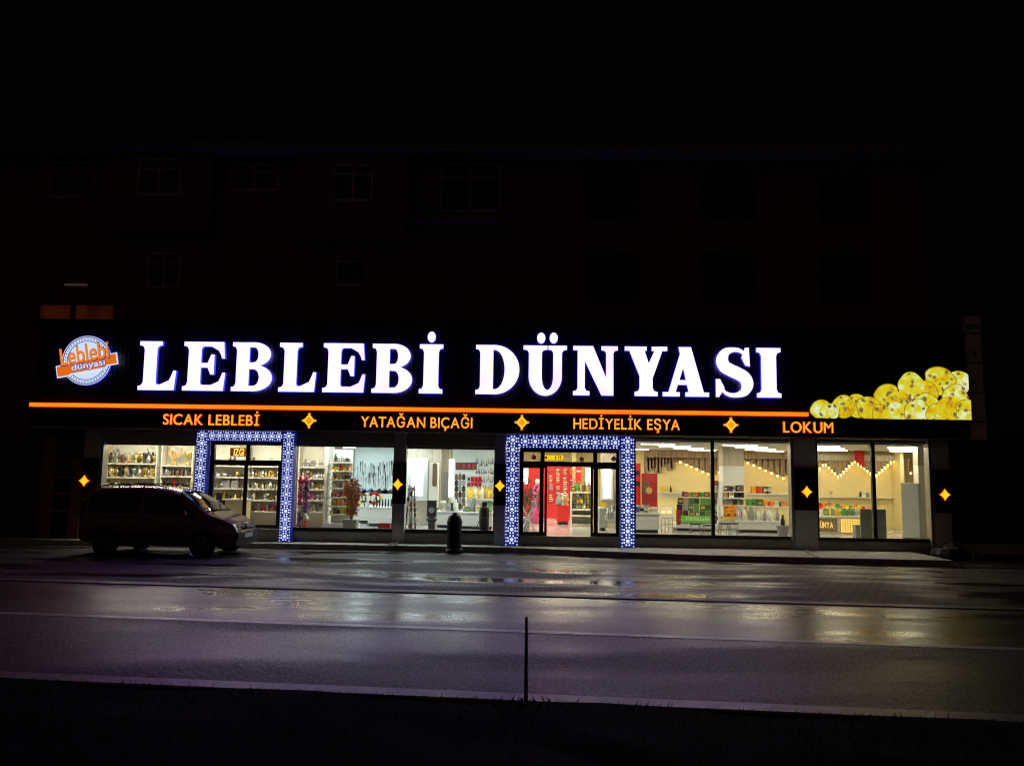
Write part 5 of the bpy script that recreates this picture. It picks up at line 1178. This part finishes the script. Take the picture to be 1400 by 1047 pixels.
fill(a0+.6, a1-.03, 26.55, zz, 4, ['bottle', 'jar', 'carton'], ['red', 'green', 'brown', 'dark'], 'heaped at the foot of the pillar stand', 'orange packets at the pillar stand', 1.2, 1.7)
a0, a1 = X(975.5, 27.0), X(984, 27.0)
for i, q in enumerate((664, 672, 681, 690, 700)):
    tag(MB().box(a0, a1, 27.0, 27.4, zat(980, q, 27)-.03, zat(980, q, 27)).rod((a0+.02, 27.38, FL), (a0+.02, 27.38, zat(980, q, 27)-.03), .012, 5).build('bracket_shelf', M['white']), 'short white shelf left of the pillar stand, %s from the top' % ('first', 'second', 'third', 'fourth', 'fifth')[i], 'shelf', 'short shelves left of the pillar')
    fill(a0+.02, a1-.02, 27.15, zat(980, q, 27), 2, ['carton', 'jar'], ['dark', 'red', 'ivory', 'brown'], 'on a short shelf left of the pillar stand', 'packets left of the pillar', 1.0, 1.3)
# wall shelf line and goods
tag(MB().box(X(897, 31.3), X(972, 31.3), 31.12, 31.39, zat(935, 673, 31.3)-.03, zat(935, 673, 31.3)).box(X(897, 31.3), X(972, 31.3), 31.385, 31.399, zat(935, 673, 31.3)-.2, zat(935, 673, 31.3)-.031).build('wall_shelf', M['ivory']), 'long cream wall shelf under the pendant lamps left of the mullion', 'shelf')
tag(MB().box(X(1020, 31.3), X(1088, 31.3), 31.12, 31.39, zat(1050, 674.5, 31.3)-.03, zat(1050, 674.5, 31.3)).box(X(1020, 31.3), X(1088, 31.3), 31.385, 31.399, zat(1050, 674.5, 31.3)-.2, zat(1050, 674.5, 31.3)-.031).build('wall_shelf', M['ivory']), 'long cream wall shelf right of the oak-topped pillar', 'shelf')
for px, m_ in ((1031, 'orange'), (1036, 'red'), (1046, 'brown'), (1050, 'grey')): put('carton', m_, X(px, 31.25), 31.25, zat(1050, 674.5, 31.3), '%s box on the cream wall shelf right of the pillar' % CN[m_], 'boxes on the wall shelf', 1.7)
for px, m_ in ((908, 'yellow'), (905, 'yellow'), (917, 'dark')): put('bottle', m_, X(px, 31.25), 31.25, zat(935, 673, 31.3), '%s bottle on the cream wall shelf left of the mullion' % CN[m_], 'bottles on the wall shelf', 1.0)
# poster, boxes and counter at left of the two-pane window
a, c = P(877, 647, 26.5), P(899, 687, 26.5); t = thing('poster', 'dark red and brown poster of a bearded figure standing behind the left counter', 'poster', ((a.x+c.x)/2, 26.5, c.z))
MB().box(a.x, c.x, 26.5, 26.54, c.z-.2, a.z).build('poster_board', M['redd'], t)
q = P(883, 666, 26.49); MB().ball((q.x, 26.5, q.z), .16, 12, 8, (.8, .06, 1.5)).build('printed_face', M['brown'], t); MB().ball((q.x+.1, 26.49, q.z-.1), .11, 10, 6, (1, .05, 1)).build('printed_beard', M['ochre'], t); MB().box(q.x+.15, q.x+.33, 26.49, 26.499, q.z+.15, q.z+.19).box(q.x+.15, q.x+.33, 26.49, 26.499, q.z+.02, q.z+.06).build('print', M['red'], t)
a, c = P(868, 633, 26.9), P(876, 687, 26.9); tag(MB().box(a.x-.15, c.x, 26.9, 26.96, c.z-.5, a.z).box(a.x, c.x-.03, 26.89, 26.9, a.z-.4, a.z-.25, 1).box(a.x, c.x-.03, 26.89, 26.9, a.z-.75, a.z-.6, 1).build('banner', [M['red'], M['dark']]), 'tall red banner left of the bearded poster', 'banner')
x0, x1, zt_ = counter('display_counter', 'white counter with dark plinth at the left of the two-pane window', 868, 901, 701, 25.2, .8)
for k in range(10): put('carton', random.choice(['grey', 'silver', 'blue', 'ivory']), x0+.1+(x1-x0-.2)*(k%5)/4, 25.45+(k//5)*.2, zt_, 'blue grey packet heaped on the left white counter', 'packets on the left white counter', (1.6, 1.2, random.uniform(.8, 1.6)), random.uniform(-.4, .4))
a, c = P(902, 695, 28.4), P(921, 727, 28.4); t = thing('lit_cabinet', 'low glowing cream cabinet right of the left white counter', 'cabinet', ((a.x+c.x)/2, 28.6, FL)); MB().box(a.x, c.x, 28.45, 28.9, FL, a.z).build('cabinet_body', M['ivory'], t)
MB().box(a.x+.06, (a.x+c.x)/2-.03, 28.43, 28.449, FL+.45, a.z-.06).box((a.x+c.x)/2+.03, c.x-.06, 28.43, 28.449, FL+.45, a.z-.06).build('lit_door', M['warmbox'], t)
b = MB(); xa_ = X(905, 25.6)
for px in (904, 909, 914, 919): b.rod((X(px, 25.6), 25.6, FL), (X(px, 25.6), 25.6, zat(912, 708, 25.6)), .012, 5)
b.rod((xa_, 25.6, zat(912, 708, 25.6)), (X(921, 25.6), 25.6, zat(912, 708, 25.6)), .014, 5).rod((xa_, 25.6, zat(912, 716, 25.6)), (X(921, 25.6), 25.6, zat(912, 716, 25.6)), .012, 5); tag(b.build('queue_rail', M['steel']), 'thin metal rail before the glowing cream cabinet', 'rail')
# stacked green cartons with banner
yq = 26.3
t = thing('pallet_display', 'long white plinth carrying green cartons behind a green banner', 'display stand', (X(950, yq), yq+.4, FL)); x0, x1 = X(924, yq), X(976, yq); MB().box(x0, x1, yq, yq+1.0, FL+.1, zat(950, 716, yq)).build('plinth_box', M['white'], t); MB().box(x0+.05, x1-.05, yq+.05, yq+.95, FL, FL+.099).build('plinth', M['dark'], t)
MB().box(x0+.002, X(930, yq), yq-.01, yq-.001, FL+.2, zat(950, 697, yq)).build('side_print', M['redd'], t)
for k in range(9): MB().ball((x0+.15+k*.14, yq-.005, FL+.32+.05*(k%3)), .075, 8, 5, (1, .1, 1)).build('printed_nut', M[random.choice(['ochre', 'brown', 'orange'])], t)
z0 = zat(950, 716, yq)
for r_ in range(4):
    for k in range(7):
        x = X(928.5, yq+.3)+.185*k+.02*(r_%2)+random.uniform(-.012, .012); z = z0+.205*r_
        o = put('carton', random.choice(['dgreen', 'green', 'dgreen', 'dgreen'] if k > 1 else ['grey', 'dark', 'dark']), x, yq+.25+.02*(r_), z, 'small green carton stacked behind the green banner, row %s up' % ('one', 'two', 'three', 'four')[r_], 'green cartons behind the banner', (1.36, 1.2, 1.28), random.uniform(-.12, .12))
a, c = P(931, 704.5, yq-.05), P(974, 714.5, yq-.05); t = thing('green_banner', 'bright green banner with white lettering across the carton display', 'banner', ((a.x+c.x)/2, yq-.05, c.z)); MB().box(a.x, c.x, yq-.06, yq-.03, c.z, a.z).build('banner_sheet', M['greenb'], t)
b = MB(); rr_ = random.Random(5); xx = a.x+.16
while xx < c.x-.12:
    w_ = rr_.uniform(.02, .05); h_ = rr_.choice([.10, .13, .10]); b.box(xx, xx+.018, yq-.066, yq-.061, c.z+.07, c.z+.07+h_); b.box(xx+.0181, xx+w_, yq-.066, yq-.061, c.z+.07+h_*rr_.choice([0, .4, .8]), c.z+.07+h_*rr_.choice([0, .4, .8])+.02); xx += w_+.02
b.build('lettering', M['white'], t)
fill(X(932, yq+.6), X(972, yq+.6), yq+.7, z0+.84, 9, ['jar', 'carton'], ['ochre', 'red', 'brown', 'green'], 'on top of the green carton stack', 'goods on the green carton stack', .8, 1.1)
# bar stools
def stool(px, Y, yt, label):
    x = X(px, Y); zt_ = zat(px, yt, Y); t = thing('bar_stool', label, 'stool', (x, Y, FL), 'black wire stools in the two-pane window'); MB().lathe([(.17, 0), (.18, .02), (.17, .04)], (x, Y, zt_-.04), 16).build('seat', M['dark'], t)
    for sx_ in (-1, 1):
        for sy in (-1, 1): MB().rod((x+sx_*.12, Y+sy*.12, zt_-.04), (x+sx_*.17, Y+sy*.16, FL), .011, 6).build('leg', M['steel'], t)
    MB().rod((x-.15, Y-.15, FL+.2), (x+.15, Y-.15, FL+.2), .009, 5).rod((x-.15, Y+.15, FL+.2), (x+.15, Y+.15, FL+.2), .009, 5).build('footrest', M['steel'], t)
for px, Y, yt, lab in ((950, 24.4, 715, 'in front of the green banner'), (968, 24.5, 717, 'just left of the mullion'), (990, 24.3, 714.5, 'just right of the mullion'), (1001, 24.6, 714.5, 'before the pillar stand, rightmost')): stool(px, Y, yt, 'low black wire stool '+lab)
# jar counter
x0, x1, zt_ = counter('jar_counter', 'white counter of clear jars right of the oak-topped pillar', 1009, 1068, 712, 26.0, .9)
for k in range(14): put('bottle', random.choice(['silver', 'ivory', 'grey', 'white']), x0+.08+(x1-x0-.16)*(k%7)/6, 26.2+(k//7)*.22, zt_, 'tall clear jar standing on the white jar counter', 'jars on the white jar counter', (1.5, 1.5, random.uniform(1.3, 1.8)))
fill(X(1022, 27.6), X(1041, 27.6), 27.6, zat(1030, 692, 27.6), 5, ['carton'], ['green', 'green', 'dgreen'], 'on the rear counter above the jars', 'green boxes above the jars', 1.4, 1.6)
fill(X(1043, 27.6), X(1082, 27.6), 27.6, zat(1060, 692, 27.6), 8, ['jar', 'carton'], ['orange', 'red', 'brown', 'ivory'], 'on the rear counter right of the green boxes', 'goods on the rear counter', .9, 1.3)
counter('rear_counter', 'cream rear counter behind the jar counter', 1020, 1086, 692, 27.4, .5, 'cream', 'ivory')
x = X(1069, 24.2); zt_ = zat(1069, 718, 24.2); t = thing('waste_bin', 'dark round waste bin with a bottle at the right of the two-pane window', 'bin', (x, 24.2, FL)); MB().lathe([(.14, 0), (.19, zt_-FL)], (x, 24.2, FL), 18).build('bin_body', M['grey'], t); MB().lathe([(.06, 0), (.065, .2), (.03, .28), (.03, .36)], (x, 24.2, zt_-.05), 12).build('bottle', M['dark'], t)
# rightmost window
yr = 25.9
a, c = P(1118, 704, yr), P(1176, 728, yr)
t = thing('service_counter', 'long cream counter with lit gold front panels in the rightmost window', 'counter', ((a.x+c.x)/2, yr+.4, FL)); x0, x1 = X(1110, yr), X(1180, yr); zt_ = zat(1148, 705.5, yr)
MB().box(x0, x1, yr+.02, yr+.9, FL, zt_-.05).build('counter_body', M['ivory'], t); MB().box(x0-.02, x1+.02, yr-.03, yr+.93, zt_-.049, zt_).build('counter_top', M['ivory'], t)
pw0, pw1 = X(1112, yr), X(1143, yr); zp0, zp1 = zat(1130, 726.5, yr), zat(1130, 708.5, yr)
MB().box(pw0, pw1, yr-.0, yr+.019, zp0, zp1).build('wood_panel', M['wood'], t); letters('ÜNYA', X(1119, yr), X(1137, yr), zp0+.12, zp1-.12, yr-.03, .028, [M['lgold'], M['gold']], t, .03, 'letter', .06)
g0, g1 = X(1147.5, yr), X(1177, yr); MB().box(g0, g1, yr, yr+.019, zat(1160, 728, yr), zp1).build('lattice_panel', M['brown'], t); b = MB(); zq0 = zat(1160, 728, yr)
for i in range(9):
    for j in range(7):
        u, v = g0+(g1-g0)*(i+.5)/9, zq0+(zp1-zq0)*(j+.5)/7; b.plate([(u+.042*math.cos(k*1.0472), v+.03*math.sin(k*1.0472)) for k in range(6)], yr-.006, yr-.0005)
b.build('lattice_cells', M['lgold'], t)
fill(X(1120, yr+.4), X(1176, yr+.4), yr+.35, zt_, 12, ['jar', 'carton', 'jar'], ['ivory', 'silver', 'grey', 'green', 'yellow'], 'on the cream counter with gold panels', 'jars on the gold-panelled counter', 1.0, 1.45)
x0, x1, zs_ = counter('rear_counter', 'cream rear shelf counter in the rightmost window', 1117, 1205, 697, 28.0, .5, 'cream', 'ivory'); fill(x0+.1, x1-.3, 28.2, zs_, 12, ['jar', 'carton', 'decorative_plate'], ['orange', 'ochre', 'yellow', 'green', 'red'], 'on the rear shelf counter of the rightmost window', 'goods on the right rear counter', .8, 1.1)
tag(MB().box(X(1116, 29.2), X(1226, 29.2), 28.95, 29.115, zat(1160, 679, 29.2)-.03, zat(1160, 679, 29.2)).build('wall_shelf', M['ivory']), 'long cream wall shelf in the rightmost window', 'shelf')
for px, k, m_, s_ in ((1136, 'trophy', 'silver', .9), (1176, 'vase', 'dark', .8), (1180, 'carton', 'ivory', 1.3), (1186, 'jar', 'grey', 1.0)): put(k, m_, X(px, 29.03), 29.03, zat(1160, 679, 29.2), '%s %s on the long wall shelf of the rightmost window' % (CN[m_], k), 'goods on the long right wall shelf', s_)
a, c = P(1168, 615, 28.6), P(1182, 634, 28.6); b = MB()
n_ = 12
for i in range(n_):
    u0, u1 = a.x+(c.x-a.x)*i/n_, a.x+(c.x-a.x)*(i+1)/n_; y0_, y1_ = 28.6+.03*(i%2), 28.6+.03*((i+1)%2); d0, d1 = c.z-.25*i/n_+.1, c.z-.25*(i+1)/n_+.1
    b.add([(u0,y0_,d0),(u1,y1_,d1),(u1,y1_,a.z),(u0,y0_,a.z)], [(0,1,2,3)])
tag(b.build('red_flag', emat('bright_red_cloth', (.9, .02, .02), .35) if False else M['red']), 'bright red cloth flag hanging among the slats of the rightmost window', 'flag')
x = X(1171, 24.5); tag(MB().box(x-.11, x+.11, 24.4, 24.6, FL, zat(1171, 719, 24.5)).box(x-.12, x+.12, 24.39, 24.61, zat(1171, 719, 24.5)+.001, zat(1171, 719, 24.5)+.04).build('waste_bin', M['grey']), 'small square grey waste bin beside the gold lattice panel', 'bin')
for p0, p1, y0, lab in ((1176, 1191.5, 695.5, 'left'), (1195, 1211, 696, 'right')):
    a = P(p0, y0, 23.9); c = P(p1, y0, 23.9); t = thing('low_screen', 'low grey screen panel standing inside the rightmost window, the %s of two' % lab, 'screen', ((a.x+c.x)/2, 23.9, FL), 'grey screens in the rightmost window'); MB().box(a.x, c.x, 23.9, 23.94, FL+.04, a.z).build('screen_panel', M['film'], t); MB().box(a.x+.05, c.x-.05, 23.85, 24.0, FL, FL+.039).build('foot', M['grey'], t)
a, c = P(1230.5, 660, 24.3), P(1249, 660, 24.3); t = thing('tall_cabinet', 'tall plain white cabinet at the right of the rightmost window', 'cabinet', ((a.x+c.x)/2, 24.6, FL))
ang = [(a.x, 24.25), (c.x-.02, 24.0), (c.x+.30, 24.45), (a.x+.28, 24.75)]
MB().add([(x, y, FL+.06) for x, y in ang]+[(x, y, a.z) for x, y in ang], [(3,2,1,0),(4,5,6,7),(0,1,5,4),(1,2,6,5),(2,3,7,6),(3,0,4,7)]).build('cabinet_body', M['white'], t); MB().box(a.x+.1, c.x+.1, 24.3, 24.5, FL, FL+.059).build('foot', M['dark'], t)
part(MB().box(X(1228, 28.6), X(1233, 28.6), 28.4, 29.1, FL, CE), 'partition_wall', M['cream'])
part(MB().box(X(1228, 30.4), XI1, 30.4, 30.5, FL, CE), 'partition_wall', M['woodg'])
part(MB().box(X(1256, 24.2), X(1276, 24.2), 24.2, 24.5, FL, zat(1262, 636, 24.2)), 'pilaster', M['ivory']); part(MB().box(X(1256, 24.2), X(1276, 24.2), 24.2, 24.5, zat(1262, 636, 24.2)+.001, CE), 'pilaster', M['woodg'])
for px, py, wh in ((1244.5, 647, 'left'), (1253, 644, 'right')):
    q = P(px, py, 27.8); t = thing('pendant_lamp', 'small warm pendant lamp at the far right of the hall, the %s of two' % wh, 'lamp', (q.x, 27.8, q.z), 'pendant lamps at the far right'); MB().box(q.x-.04, q.x+.04, 27.78, 27.84, q.z+.05, CE-.3).build('stem', M['brown'], t); MB().ball((q.x, 27.76, q.z), .035, 8, 5).build('bulb', M['bulb'], t)
